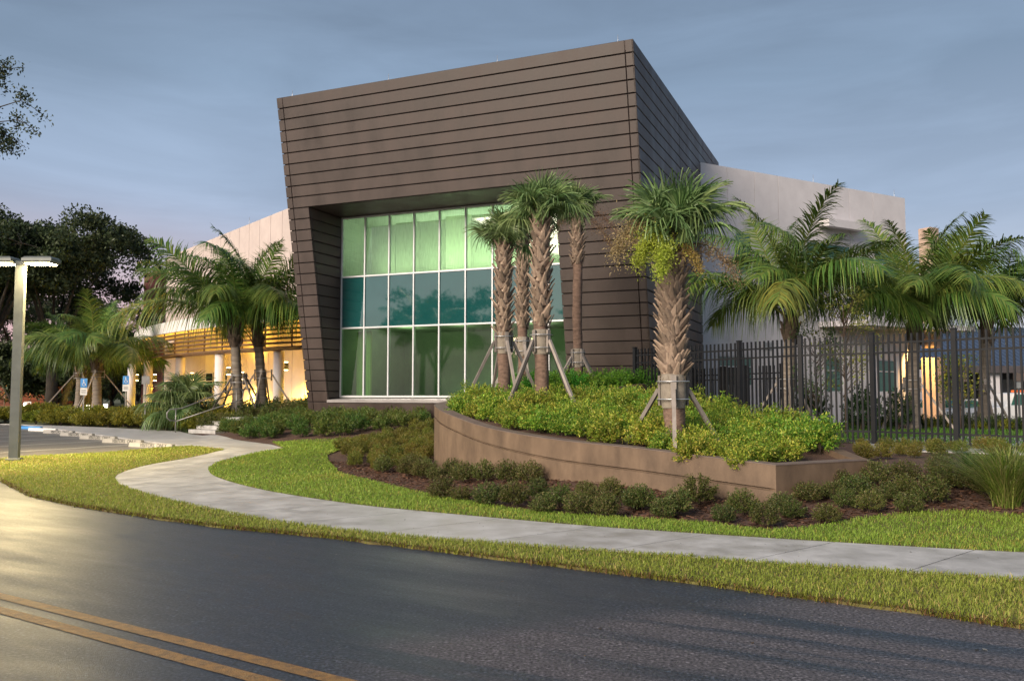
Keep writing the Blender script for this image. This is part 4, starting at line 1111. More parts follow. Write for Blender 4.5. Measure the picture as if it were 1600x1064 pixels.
# ================================================================== foliage kit
def cards(base, d, s, col, fold=0.0):
    """diamond leaves: base point, length vector d, half-width vector s"""
    nrm = np.cross(d, s); nl = np.linalg.norm(nrm, axis=1, keepdims=True) + 1e-9
    up = nrm / nl * np.linalg.norm(s, axis=1, keepdims=True) * fold
    m_ = base + d * .45
    V = np.stack([base, m_ + s + up, base + d, m_ - s + up], 1).reshape(-1, 3)
    return V, np.arange(len(base) * 4).reshape(-1, 4), np.repeat(col, 4, 0)
def unit(v): return v / (np.linalg.norm(v, axis=1, keepdims=True) + 1e-9)
def bush_mesh(name, rad, hgt, ntw, nlf, ll, lw, cols, seed, upness=.5, start=.45, droop=0.0, vary=0.0):
    """twigs radiate from the base; leaves along their outer length"""
    r = np.random.default_rng(seed)
    az = r.uniform(0, 2 * np.pi, ntw); el = np.arcsin(r.uniform(-.62, 1, ntw))
    R_ = r.uniform(.80 - vary, 1.06 + vary, ntw) * (1 + .10 * np.sin(3 * az + seed) * np.cos(2 * el + seed))
    end = np.stack([np.cos(az) * np.cos(el) * rad, np.sin(az) * np.cos(el) * rad, np.sin(el) * hgt * .5], 1) * R_[:, None] + np.array([0, 0, hgt * .5])
    st_ = np.stack([r.normal(0, rad * .12, ntw), r.normal(0, rad * .12, ntw), np.zeros(ntw)], 1)
    t = r.uniform(start, 1.0, (ntw, nlf)); t = np.sort(t, 1)
    # curved twig: start rises then spreads
    mid = st_ * .4 + end * .55 + np.array([0, 0, hgt * .12])
    tt = t[..., None]
    P = (1 - tt)**2 * st_[:, None] + 2 * tt * (1 - tt) * mid[:, None] + tt**2 * end[:, None]
    T = unit((end - mid)).repeat(nlf, 0).reshape(ntw, nlf, 3)
    P = P + r.normal(0, rad * .035, P.shape)
    dirs = T * r.uniform(.3, 1, (ntw, nlf, 1)) + r.normal(0, .75, P.shape) + np.array([0, 0, upness])
    dirs[..., 2] -= droop
    dirs = unit(dirs.reshape(-1, 3)); n = len(dirs)
    ln = ll * r.uniform(.65, 1.25, n)
    side = unit(np.cross(dirs, unit(r.normal(0, 1, (n, 3)) + np.array([0, 0, 1.2]))))
    c = np.array(cols); ci = r.integers(0, len(c), n); col = c[ci] * r.uniform(.75, 1.25, (n, 1))
    V, F_, C_ = cards(P.reshape(-1, 3), dirs * ln[:, None], side * (lw / 2 * r.uniform(.7, 1.2, n))[:, None], col, .35)
    k = V[:, 2] < .005; V[k, 2] = .005
    return np_mesh(name, V, F_, M_leaf, C_)
def stems_mesh(name, rad, hgt, n, seed, mat, th=.006):
    random.seed(seed); b = MB()
    for i in range(n):
        a = random.uniform(0, 6.28); q = random.uniform(.3, .85)
        e_ = Vector((math.cos(a) * rad * q, math.sin(a) * rad * q, hgt * random.uniform(.55, .85)))
        b.tube([(random.gauss(0, .02), random.gauss(0, .02), -.03), e_ * .5 + Vector((0, 0, hgt * .12)), e_], [th, th * .8, th * .5], 4, cap=False)
    return b.mesh(name, mat)
dark_cols = [(0.06, 0.09, 0.022), (0.09, 0.125, 0.03), (0.12, 0.15, 0.038), (0.14, 0.14, 0.045), (0.19, 0.155, 0.065)]
olive_cols = [(0.11, 0.14, 0.022), (0.17, 0.19, 0.03), (0.22, 0.22, 0.04), (0.24, 0.19, 0.05)]
bright_cols = [(0.10, 0.19, 0.02), (0.16, 0.28, 0.03), (0.25, 0.38, 0.045), (0.38, 0.46, 0.06), (0.50, 0.48, 0.08)]
mid_cols = [(0.07, 0.20, 0.02), (0.10, 0.26, 0.028), (0.14, 0.32, 0.035), (0.18, 0.35, 0.035)]
hedge_cols = [(0.14, 0.16, 0.02), (0.22, 0.23, 0.025), (0.30, 0.28, 0.03), (0.12, 0.14, 0.02)]
M_twig = pmat('twig', (0.06, 0.04, 0.03), (0.1, 0.07, 0.05), rough=.9)
SHRUB = [bush_mesh('foliage', .27, .48, 150, 22, .034, .017, dark_cols if i % 2 == 0 else dark_cols[1:] + olive_cols[:1], 20 + i, .45) for i in range(5)]
SHRUBO = [bush_mesh('foliage', .27, .46, 140, 20, .036, .018, olive_cols, 40 + i, .45) for i in range(3)]
SHRUBG = [bush_mesh('foliage', .27, .46, 130, 20, .040, .019, [(0.06, 0.12, 0.025), (0.09, 0.16, 0.03), (0.13, 0.19, 0.04), (0.17, 0.19, 0.045)], 50 + i, .45, .45, 0, .12) for i in range(3)]
STEM1 = stems_mesh('stems', .25, .42, 9, 3, M_twig)
BRI = [bush_mesh('foliage', .40, .64, 115, 24, .062, .028, bright_cols, 60 + i, .35, .35, .2, .22) for i in range(5)]
GRN = [bush_mesh('foliage', .42, .70, 100, 24, .060, .027, mid_cols, 70 + i, .35, .35, .2, .2) for i in range(3)]
STEM2 = stems_mesh('stems', .35, .55, 8, 4, M_twig)
HEDG = [bush_mesh('foliage', .62, .66, 130, 24, .075, .04, hedge_cols, 80 + i, .4) for i in range(4)]
BIGD = [bush_mesh('foliage', .55, 1.0, 80, 24, .075, .04, [(0.03, 0.06, 0.02), (0.045, 0.08, 0.025), (0.06, 0.09, 0.025)], 90 + i, .4) for i in range(2)]
STEM3 = stems_mesh('stems', .5, .6, 8, 5, M_twig, .01)
def plant(name, mesh, stems, loc, scale, label, group, category='shrub', zs=1.0):
    o = bpy.data.objects.new(name, None); o.empty_display_size = .1
    o.location = loc; o.rotation_euler = (0, 0, random.uniform(0, 6.28)); o.scale = (scale, scale, scale * zs)
    COL.objects.link(o); tag(o, label, category, group)
    f = bpy.data.objects.new('foliage', mesh); COL.objects.link(f); f.parent = o
    if stems is not None:
        f = bpy.data.objects.new('stems', stems); COL.objects.link(f); f.parent = o
    return o
def poisson(poly, r, tries=4000, seed=1, reject=None):
    q = np.random.default_rng(seed); P = np.array(poly); x0, y0 = P.min(0); x1, y1 = P.max(0); out_ = []
    xs_ = q.uniform(x0, x1, tries); ys_ = q.uniform(y0, y1, tries); k = inpoly(xs_, ys_, P)
    for x, y in zip(xs_[k], ys_[k]):
        if reject is not None and reject(x, y): continue
        if all((x - a)**2 + (y - c)**2 > r * r for a, c in out_): out_.append((x, y))
    return out_
# low rounded shrubs of the front bed, one by one
front_px = [(690, 761, 24), (720, 766, 22), (761, 770, 26), (803, 770, 28), (849, 783, 25), (841, 761, 24), (875, 773, 26), (901, 784, 26), (914, 758, 24), (932, 774, 26), (948, 787, 28), (956, 760, 24), (992, 774, 29),
            (1002, 776, 27), (1036, 790, 26), (1058, 784, 28), (1092, 762, 33), (1130, 796, 27), (1160, 780, 30), (1196, 802, 27), (1220, 776, 33), (1262, 762, 28), (1292, 794, 30), (1240, 792, 24), (1322, 776, 24), (1300, 760, 26), (1420, 782, 25), (1312, 742, 28), (1336, 752, 26), (1360, 776, 30), (1384, 764, 26), (1372, 736, 28), (1414, 752, 27), (1456, 760, 34), (1416, 732, 24), (1476, 740, 28), (1512, 744, 28), (1540, 752, 26), (1470, 724, 24), (1536, 728, 25)]
front_px.sort(); rows_ = {}
def ordn(n): return str(n) + ('th' if 10 <= n % 100 <= 20 else {1: 'st', 2: 'nd', 3: 'rd'}.get(n % 10, 'th'))
for i, (px, py, r_) in enumerate(front_px):
    p = gpt(px, py + r_ * .85); d = p[1]; s_ = r_ / (FPX / d) / .262
    row_ = 'front' if py + r_ > np.interp(px, [690, 1000, 1200, 1540], [786, 804, 820, 772]) else 'rear'
    rows_[row_] = rows_.get(row_, 0) + 1
    lab = f'{ordn(rows_[row_])} rounded dark shrub of the {row_} row below the planter, counted from the planter nose'
    plant('rounded_shrub', SHRUB[i % 5], STEM1, (p[0], p[1], p[2] + .005), min(1.1, s_ * .84 * random.uniform(.82, 1.14)), lab, 'rounded shrubs below the planter' if px < 1180 else 'rounded shrubs beside the planter end', zs=random.uniform(.8, .98))
nose_poly_px = [(528, 706), (560, 694), (600, 684), (650, 672), (678, 668), (678, 740), (760, 742), (900, 752), (830, 757), (740, 756), (670, 752), (600, 742), (552, 732)]
npoly = [gpt(x, y)[:2] for x, y in nose_poly_px]
PFA = PFs[:, :2]
taken = [tuple(gpt(px, py + r_ * .85)[:2]) for px, py, r_ in front_px]
inplanter = lambda x, y: bool(inpoly(np.array([x]), np.array([y]), soil_poly)[0]) or np.min(np.hypot(PFA[:, 0] - x, PFA[:, 1] - y)) < .3
rej = lambda x, y: inplanter(x, y) or min((x - a)**2 + (y - c)**2 for a, c in taken) < .13
for i, (x, y) in enumerate(poisson(npoly, .40, 5000, 2, rej)):
    far_ = y > 17.5
    plant('rounded_shrub', (SHRUBO if far_ else SHRUB)[i % 3], STEM1, (x, y, Hz(x, y) + .005), random.uniform(.62, .9),
          'small olive shrub massed beside the rounded planter nose' if far_ else 'small dark shrub massed in front of the rounded planter nose', 'olive shrubs by the planter nose' if far_ else 'dark shrubs by the planter nose')
# shrub border between lawn and hall
bpoly = [gpt(x, y)[:2] for x, y in [(360, 690), (440, 686), (550, 683), (640, 668), (676, 664), (676, 652), (560, 652), (430, 654), (330, 660)]]
for i, (x, y) in enumerate(poisson(bpoly, .62, 3000, 3)):
    plant('border_shrub', SHRUBG[i % 3], STEM1, (x, y, Hz(x, y) + .005), random.uniform(1.0, 1.35), 'low green shrub in the border at the foot of the brown hall', 'border shrubs along the hall')
# shrubs behind, toward the fence
rpoly = [gpt(x, y)[:2] for x, y in [(1350, 722), (1440, 716), (1560, 716), (1700, 722), (1700, 706), (1500, 704), (1345, 706)]]
for i, (x, y) in enumerate(poisson(rpoly, .5, 3000, 4)):
    plant('rounded_shrub', SHRUBO[i % 3], STEM1, (x, y, Hz(x, y) + .005), random.uniform(.45, .75), 'low bronze-green shrub along the foot of the dark fence', 'bronze-green shrubs at the fence foot')
# leafy plants of the two planters
soil_in = soil_poly; PRA = resample(PR[:, :2], 12)
def near_wall(x, y): return np.min(np.hypot(PFA[:, 0] - x, PFA[:, 1] - y)) < .45 or np.hypot(x - 4.9, y - 12.6) < .7 or np.min(np.hypot(PRA[:, 0] - x, PRA[:, 1] - y)) < .5
for i, (x, y) in enumerate(poisson(soil_in, .41, 6000, 5, near_wall)):
    plant('planter_shrub', BRI[i % 5], STEM2, (x, y, soilz(x, y) - .03), random.uniform(.55, .86), 'bright yellow-green leafy shrub filling the curved planter', 'leafy shrubs of the curved planter', zs=random.uniform(.75, 1.15))
for i, (x, y) in enumerate(poisson(rs_poly, .5, 3000, 6, lambda x, y: np.min(np.hypot(RPs[:, 0] - x, RPs[:, 1] - y)) < .35)):
    plant('planter_shrub', GRN[i % 3], STEM2, (x, y, float(rsoil(x, y))), random.uniform(.85, 1.1), 'fresh green leafy shrub in the rear planter against the hall', 'leafy shrubs of the rear planter')
# hedge along the parking forecourt
hp = [gpt(x, y)[:2] + np.array([.35, .45]) for x, y in [(294, 676), (230, 671.5), (170, 668.5), (100, 666), (40, 663.5)]]
hp = resample(np.array(hp), 21)
for i, p in enumerate(hp):
    if 1: 
        for k in range(2):
            q = p + np.array([.61, .79]) * (.85 * k + .1) + np.random.default_rng(i * 2 + k).normal(0, .12, 2)
            plant('hedge_shrub', HEDG[(i + k) % 4], STEM3, (q[0], q[1], Hz(*q) + .005), random.uniform(1.0, 1.25), f'yellow-green hedge shrub, {ordn(i + 1)} from the entrance steps in the {("front", "rear")[k]} row', 'hedge along the forecourt')
hp2 = resample(np.array([gpt(x, y)[:2] for x, y in [(330, 676), (360, 668), (420, 662), (470, 658)]]), 9)
for i, p in enumerate(hp2):
    for k in range(3):
        q = p + np.array([.3, .95]) * (.9 * k) + np.random.default_rng(100 + i * 3 + k).normal(0, .15, 2)
        plant('hedge_shrub', HEDG[(i + k) % 4] if k == 1 else BIGD[i % 2] if k == 2 else SHRUB[i % 5], STEM3 if k else STEM1, (q[0], q[1], Hz(*q)), random.uniform(.75, .95) * (1 if k else 2.0), 'leafy shrub under the palm pair by the entrance', 'shrubs under the entrance palms')
for i, px in enumerate(range(-60, 40, 16)):
    p = gpt(px, 662); plant('hedge_shrub', HEDG[i % 4], STEM3, (p[0], p[1] + 2, Hz(p[0], p[1] + 2)), 1.25, 'dull green hedge shrub behind the lamp post', 'hedge behind the lamp post')
# hedge inside the fence
for i, px in enumerate(np.linspace(1335, 1640, 24)):
    p = at_y(px, 660, 30 - (px - 1335) / 300 * 4); q = (p[0], p[1]); plant('yard_shrub', BIGD[i % 2] if i % 3 else HEDG[i % 4], STEM3, (q[0], q[1], Hz(*q)), random.uniform(.45, .6), 'leafy hedge shrub on the lawn behind the dark fence', 'hedge behind the fence')

# ---------------- ornamental grasses
def tuft_mesh(name, n, hgt, spread, wd, cols, seed, arch=1.0):
    r = np.random.default_rng(seed); S = 6
    az = r.uniform(0, 2 * np.pi, n); h = hgt * r.uniform(.6, 1.15, n); sp = spread * r.uniform(.15, 1.2, n)
    b0 = np.stack([r.normal(0, .06, n), r.normal(0, .06, n), np.zeros(n)], 1) * hgt
    d = np.stack([np.cos(az), np.sin(az), np.zeros(n)], 1); s = np.stack([-np.sin(az), np.cos(az), np.zeros(n)], 1)
    V = []; 
    for k in range(S):
        t = k / (S - 1)
        c = b0 + d * (sp * t**1.25)[:, None] + np.array([0, 0, 1.0]) * (h * (t * 1.5 - .62 * arch * t**2.6))[:, None]
        c[:, 2] = np.maximum(c[:, 2], .01)
        wv = wd * (1 - t)**.6 + .0006
        V += [c - s * wv, c + s * wv]
    V = np.stack(V, 1)
    F_ = []
    for k in range(S - 1):
        F_.append(np.arange(n)[:, None] * (2 * S) + np.array([2 * k, 2 * k + 1, 2 * k + 3, 2 * k + 2]))
    c_ = np.array(cols); col = c_[r.integers(0, len(c_), n)] * r.uniform(.7, 1.25, (n, 1))
    return np_mesh(name, V.reshape(-1, 3), np.concatenate(F_), M_leaf, np.repeat(col, 2 * S, 0))
TUFT = [tuft_mesh('blades', 300, .75, .65, .007, [(0.08, 0.17, 0.03), (0.11, 0.22, 0.04), (0.15, 0.26, 0.05)], 5 + i) for i in range(3)]
gpoly = [gpt(x, y)[:2] for x, y in [(455, 652), (560, 652), (676, 650), (676, 641), (560, 642), (475, 644)]]
for i, (x, y) in enumerate(poisson(gpoly, .6, 2500, 8)):
    o = bpy.data.objects.new('grass_clump', TUFT[i % 3]); COL.objects.link(o); s_ = random.uniform(.75, 1.0)
    o.location = (x, y, Hz(x, y)); o.scale = (s_, s_, s_); o.rotation_euler = (0, 0, random.uniform(0, 6)); tag(o, 'soft green ornamental grass clump below the glass wall', 'grass clump', 'grass clumps below the glass wall')
p = gpt(1592, 800)
o = link(bpy.data.objects.new('fountain_grass', tuft_mesh('blades', 1100, .9, 1.25, .0045, [(0.12, 0.21, 0.03), (0.18, 0.26, 0.05), (0.26, 0.32, 0.08), (0.30, 0.30, 0.10)], 31, 1.15)))
o.location = (p[0], p[1] + .25, Hz(p[0], p[1])); tag(o, 'large arching fountain grass at the bed corner by the fence', 'grass clump')
o = link(bpy.data.objects.new('fountain_grass', tuft_mesh('blades', 350, .55, .5, .0045, [(0.07, 0.15, 0.03), (0.11, 0.2, 0.04)], 32, 1.15)))
q = gpt(1520, 760); o.location = tuple(q); tag(o, 'small green fountain grass left of the large arching clump', 'grass clump')

# ================================================================== palms
FCOL = [(0.06, 0.125, 0.025), (0.085, 0.16, 0.03), (0.12, 0.195, 0.038), (0.18, 0.23, 0.05)]
YCOL = [(0.16, 0.17, 0.03), (0.22, 0.21, 0.04), (0.12, 0.14, 0.03)]
BCOL = [(0.17, 0.11, 0.06), (0.12, 0.085, 0.05)]
def frond_mesh(elev, length, curl, seed, cols, npair=115, leaf=.34, hang=.5):
    """pinnate frond: arching rachis with two ranks of hanging leaflets; grows along +X"""
    r = np.random.default_rng(seed); S = 40
    a = elev - curl * np.linspace(0, 1, S)**1.35
    ds = length / (S - 1)
    px = np.concatenate([[0], np.cumsum(np.cos(a[:-1]) * ds)]); pz = np.concatenate([[0], np.cumsum(np.sin(a[:-1]) * ds)])
    py = np.cumsum(r.normal(0, .0035, S)) * length
    RA = np.stack([px, py, pz], 1)
    V, F_, C_ = [], [], []
    nb = 0
    # rachis (triangular section)
    rad = np.linspace(.026, .004, S) * (length / 3.2)
    ring = np.stack([RA + np.stack([np.zeros(S), rad * c, rad * s], 1) for c, s in ((1, .3), (-1, .3), (0, -1))], 1).reshape(-1, 3)
    V.append(ring)
    rf = []
    for i in range(S - 1):
        for j in range(3):
            k = (j + 1) % 3; rf.append((i * 3 + j, i * 3 + k, (i + 1) * 3 + k, (i + 1) * 3 + j))
    F_.append(np.array(rf)); C_.append(np.tile([(0.16, 0.19, 0.05)], (len(ring), 1))); nb = len(ring)
    t = np.linspace(.13, .995, npair)
    tt = np.concatenate([t, t]) + r.normal(0, .004, 2 * npair); sg = np.concatenate([np.ones(npair), -np.ones(npair)])
    tt = np.clip(tt, .1, 1); n = len(tt)
    ai = np.interp(tt, np.linspace(0, 1, S), a)
    P = np.stack([np.interp(tt, np.linspace(0, 1, S), RA[:, k]) for k in range(3)], 1)
    T = np.stack([np.cos(ai), np.zeros(n), np.sin(ai)], 1); U = np.stack([-np.sin(ai), np.zeros(n), np.cos(ai)], 1); W = np.stack([np.zeros(n), sg, np.zeros(n)], 1)
    fw = .45 + .65 * tt + r.normal(0, .16, n)           # leaflets lean forward toward the tip
    lift = .25 + r.normal(0, .12, n)
    D = unit(T * fw[:, None] + W * 1.0 + U * lift[:, None])
    ln = length * leaf * (np.sin(np.clip(tt * 1.02, 0, 1)**.75 * np.pi * .93 + .12)**.6) * r.uniform(.72, 1.12, n)
    wd = .0165 * (length / 3.2) * r.uniform(.8, 1.2, n)
    K = 4; hg = hang * r.uniform(.6, 1.4, n)
    rows = []
    side = unit(np.cross(D, np.array([0, 0, 1.0])[None] + U * .5))
    side = unit(T - D * np.sum(T * D, 1, keepdims=True))
    for k in range(K):
        s = k / (K - 1)
        c = P + D * (ln * s * (1 - .22 * hg * s))[:, None] + np.array([0, 0, -1.0]) * (ln * hg * .75 * s**2)[:, None]
        wv = wd * (1.0 - s)**.7 * (.55 + .45 * min(1, s * 5 + .3)) + .0012
        rows += [c - side * wv[:, None], c + side * wv[:, None]]
    LV = np.stack(rows, 1).reshape(-1, 3); V.append(LV)
    LF = np.concatenate([np.arange(n)[:, None] * (2 * K) + np.array([2 * k, 2 * k + 1, 2 * k + 3, 2 * k + 2]) for k in range(K - 1)]) + nb
    F_.append(LF)
    c_ = np.array(cols); col = c_[r.integers(0, len(c_), n)] * r.uniform(.75, 1.25, (n, 1)); C_.append(np.repeat(col, 2 * K, 0))
    return np_mesh('frond', np.concatenate(V), np.concatenate(F_), M_palm, np.concatenate(C_))
FROND = {}
def get_frond(el, kind):
    key = (el, kind)
    if key not in FROND:
        cols = {'g': FCOL, 'y': FCOL[2:] + YCOL, 'b': BCOL + YCOL[:1]}[kind]
        curl = {85: .85, 70: 1.35, 55: 1.68, 40: 1.65, 20: 1.5, 0: 1.25, -30: .8, -60: .45}[el]
        FROND[key] = frond_mesh(R(el), 3.2, curl, 300 + el * 3 + ord(kind), cols, hang={85: .5, 70: .75, 55: .95, 40: 1.05, 20: 1.1, 0: .9, -30: .8, -60: .7}[el])
    return FROND[key]
def feather_palm(px, py_base, depth, crown_px, length, trunk_r, label, fr, zbase=None, lean=0.0, swell=1.5, name='feather_palm', group='feather palms'):
    b0 = at_y(px, py_base, depth); zb = Hz(b0[0], b0[1]) if zbase is None else zbase
    c0 = at_y(crown_px[0], crown_px[1], depth)
    root = thing(name, (b0[0], b0[1], zb), label, 'palm tree', group)
    base = np.array([0, 0, 0.0]); top = c0 - np.array([b0[0], b0[1], zb])
    tl = top[2]; random.seed(int(px))
    pts, rad = [], []
    n = 26
    for i in range(n):
        t = i / (n - 1); p = top * t; p = np.array([top[0] * t**1.4, 0, top[2] * t]) ; pts.append(p)
        r_ = trunk_r * (1 + (swell - 1) * max(0, 1 - t * 3.2)**1.6) * (1 - .12 * t)
        r_ *= (1.05 if i % 2 else .98)
        rad.append(r_)
    MB().tube([(0, 0, -.1)] + pts, [rad[0]] + rad, 12, jit=.03).build('trunk', M_gbark, root)
    # fibrous crownshaft with old leaf bases
    b = MB(); b.tube([top * .80, top * .9, top, top + [0, 0, .25 * length / 3]], [trunk_r * .95, trunk_r * 1.25, trunk_r * 1.15, trunk_r * .4], 10, jit=.12)
    for k in range(14):
        a = k * 2.4; z0 = tl * (.78 + .015 * k); d = np.array([math.cos(a), math.sin(a), 0])
        p0 = np.array([top[0] * .9, 0, z0]) + d * trunk_r * .9
        b.beam(p0, p0 + d * trunk_r * .7 + [0, 0, trunk_r * random.uniform(1.2, 2.6)], trunk_r * .55, trunk_r * .2)
    b.build('leaf_bases', M_oakb, root)
    for (az, el, sc_, kind) in fr:
        m = get_frond(el, kind)
        o = bpy.data.objects.new('frond', m); COL.objects.link(o); o.parent = root
        o.location = Vector(top + np.array([math.cos(R(az)), math.sin(R(az)), 0]) * trunk_r * .5)
        s_ = length / 3.2 * sc_; o.scale = (s_, s_, s_); o.rotation_euler = (R(random.uniform(-38, 38)), 0, R(az))
    return root
M_oakb = pmat('palm_fibre', (0.06, 0.042, 0.03), (0.15, 0.11, 0.08), scale=8, rough=.95, bump=.6, bscale=25, rand=.2)
def ring_fronds(seed, n=20, dead=2, base=0):
    random.seed(seed); L_ = []
    els = [85, 85, 85, 85, 70, 70, 70, 70, 70, 70, 70, 55, 55, 55, 55, 55, 55, 55, 40, 40, 40, 40]
    els = [els[int(i * len(els) / n)] for i in range(n)]
    for i, e_ in enumerate(els):
        k = 'g'
        if e_ in (40, 20) and random.random() < .3: k = 'y'
        if e_ == -30: k = 'y' if random.random() < .5 else 'b'
        L_.append((base + i * 137.5 + random.uniform(-12, 12), e_, random.uniform(.85, 1.08), k))
    for i in range(dead): L_.append((random.uniform(0, 360), -60, .6, 'b'))
    return L_
def props(root, rz0, n, rad, hgt, spread, trunk_r, burlap=True, wide=.06):
    """timber stays, battens, straps and burlap sleeve holding a newly planted palm"""
    if burlap:
        b = MB(); b.tube([(0, 0, hgt - .28), (0, 0, hgt - .1), (0, 0, hgt + .1), (0, 0, hgt + .26)], [trunk_r * 1.10, trunk_r * 1.2, trunk_r * 1.2, trunk_r * 1.12], 14, cap=False, jit=.03); b.build('burlap_wrap', M_burlap, root)
    for k in range(n):
        a = rz0 + k * 2 * math.pi / n; d = np.array([math.cos(a), math.sin(a), 0])
        c = d * (trunk_r * 1.2 + .03)
        MB().beam(c + [0, 0, hgt - .24], c + [0, 0, hgt + .24], .09, .04, up=d).build('batten', M_wood, root)
        MB().beam(d * (trunk_r * 1.2 + .06) + [0, 0, hgt + .02], d * spread + [0, 0, -.12], wide, wide, up=(0, 0, 1)).build('stay', M_wood, root)
    for dz in (-.14, .14):
        q = [(math.cos(a) * (trunk_r * 1.2 + .055), math.sin(a) * (trunk_r * 1.2 + .055), hgt + dz) for a in np.linspace(0, 2 * math.pi, 17)]
        MB().tube(q, .011, 5, cap=False).build('strap', M_strap, root)

palms = [
    (1230, 650, 25.5, (1236, 500), 4.3, .19, 'tall feather palm behind the fence nearest the brown hall', 21, 30),
    (1425, 650, 27.5, (1430, 502), 4.0, .19, 'feather palm behind the fence left of the lit tan pier', 23, 60),
    (1537, 645, 30.5, (1542, 505), 3.9, .19, 'feather palm before the blue roof at the fence', 22, 90),
]
for i, (px, pb, d, cp, ln, tr, lab, n, base) in enumerate(palms):
    q = at_y(px, 650, d)
    r_ = feather_palm(px, pb, d, cp, ln, tr, lab, ring_fronds(11 + i, n, 0, base), group='feather palms behind the fence')
    props(r_, .4 + i, 3, .2, 1.45, 1.35, .2, burlap=False)
for i, (px, pb, d, cp, ln, lab, n, base) in enumerate([
        (372, 652, 35.5, (366, 514), 4.9, 'left feather palm of the pair before the entrance portico', 20, 20),
        (410, 650, 36.5, (402, 516), 4.6, 'feather palm of the entrance pair standing nearer the brown hall', 19, 75)]):
    r_ = feather_palm(px, pb, d, cp, ln, .21, lab, ring_fronds(31 + i, n, 0, base), swell=1.75, group='feather palm pair before the entrance')
    props(r_, .9 + i * .7, 4, .2, 1.75, 1.6, .27, burlap=False)
for i, (px, pb, d, cp, ln, lab, n, base) in enumerate([
        (151, 650, 46, (151, 568), 4.4, 'feather palm between the two blue parking signs', 19, 10),
        (123, 648, 50, (126, 580), 4.0, 'smaller feather palm behind the nearer parking sign', 15, 40)]):
    r_ = feather_palm(px, pb, d, cp, ln, .23, lab, ring_fronds(51 + i, n, 1, base), swell=1.4, group='feather palms by the parking signs')
    props(r_, .5 + i, 3, .2, 2.0, 2.0, .24, burlap=False)

# ---- fan palms
SCOL = [(0.09, 0.15, 0.05), (0.13, 0.20, 0.07), (0.17, 0.25, 0.09), (0.22, 0.30, 0.12)]
def fan_mesh(elev, pet, rad_, seed, cols=SCOL, nseg=54, droop=.55, spread=150):
    r = np.random.default_rng(seed)
    d = np.array([math.cos(elev), 0, math.sin(elev)]); side = np.array([0, 1.0, 0]); nrm = np.cross(d, side)
    b = []; S = 6
    V, F_, C_ = [], [], []; nb = 0
    # petiole, bending over slightly
    pts = [d * pet * t + np.array([0, 0, -1]) * pet * .10 * t**2 * math.cos(elev) for t in np.linspace(0, 1, S)]
    hub = pts[-1]; e2 = elev - .30 * math.cos(elev) - .1
    d2 = np.array([math.cos(e2), 0, math.sin(e2)]); n2 = np.cross(d2, side); n2 = n2 if n2[2] > 0 else -n2
    ring = np.concatenate([[p + side * w_ + nrm * h_ for w_, h_ in ((.014, .0), (-.014, .0), (0, .012))] for p in pts]); V.append(ring)
    F_.append(np.array([(i * 3 + j, i * 3 + (j + 1) % 3, (i + 1) * 3 + (j + 1) % 3, (i + 1) * 3 + j) for i in range(S - 1) for j in range(3)])); C_.append(np.tile([(0.12, 0.15, 0.04)], (len(ring), 1))); nb = len(ring)
    ph = np.radians(np.linspace(-spread, spread, nseg) + r.normal(0, 1.2, nseg)); dphi = np.radians(2 * spread / nseg)
    ln = rad_ * (.72 + .28 * np.cos(ph * .5)) * r.uniform(.92, 1.08, nseg)
    D = np.cos(ph)[:, None] * d2 + np.sin(ph)[:, None] * side
    st = np.array([.03, .2, .4, .55, .75, .9, 1.0]); K = len(st)
    sd = -np.sin(ph)[:, None] * d2 + np.cos(ph)[:, None] * side
    dr = droop * r.uniform(.5, 1.6, nseg)
    rows = []
    for s in st:
        c = hub + D * (ln * s * (1 - .25 * dr * max(0, s - .45)))[:, None] + n2 * (rad_ * .20 * np.abs(np.sin(ph)) * s - rad_ * .22 * s**2 * np.cos(ph * .6))[:, None]
        c = c + np.array([0, 0, -1.0]) * (ln * dr * 1.3 * max(0, s - .42)**1.7)[:, None]
        wv = np.where(s < .42, s * ln * dphi * .5, .42 * ln * dphi * .46 * max(.06, 1 - ((s - .42) / .6)))
        alt = n2 * (.010 * (-1.0)**np.arange(nseg))[:, None]
        rows += [c - sd * wv[:, None] + alt, c + sd * wv[:, None] - alt]
    LV = np.stack(rows, 1).reshape(-1, 3); V.append(LV)
    F_.append(np.concatenate([np.arange(nseg)[:, None] * (2 * K) + np.array([2 * k, 2 * k + 1, 2 * k + 3, 2 * k + 2]) for k in range(K - 1)]) + nb)
    c_ = np.array(cols); col = c_[r.integers(0, len(c_), nseg)] * r.uniform(.8, 1.2, (nseg, 1)); C_.append(np.repeat(col, 2 * K, 0))
    return np_mesh('fan_leaf', np.concatenate(V), np.concatenate(F_), M_palm, np.concatenate(C_))
FAN = {(e_, k): fan_mesh(R(e_), .62, .80, 500 + e_ + 13 * k, droop={88: .25, 70: .4, 50: .6, 30: .85, 5: 1.1, -25: 1.0}[e_]) for e_ in (88, 70, 50, 30, 5, -25) for k in (0, 1)}
BOOT = {}
def boot_mesh(seed):
    random.seed(seed); b = MB(); w0 = .085; h = random.uniform(.15, .24); o = random.uniform(.035, .085)
    rings = []
    for t in (0, .35, .7, 1.0):
        wv = w0 * (1 - .80 * t**.8) ; off = .0 + o * t**1.4 + .012; th = .016 * (1 - .5 * t)
        z = h * t
        rings.append([(off - th, -wv, z), (off + th * .6, -wv * .6, z - .01), (off + th, 0, z), (off + th * .6, wv * .6, z - .01), (off - th, wv, z)])
    # split tip
    b.loft(rings, 0, True, True, False)
    return b.mesh('boot', M_boot)
BOOTS = [boot_mesh(s) for s in range(4)]
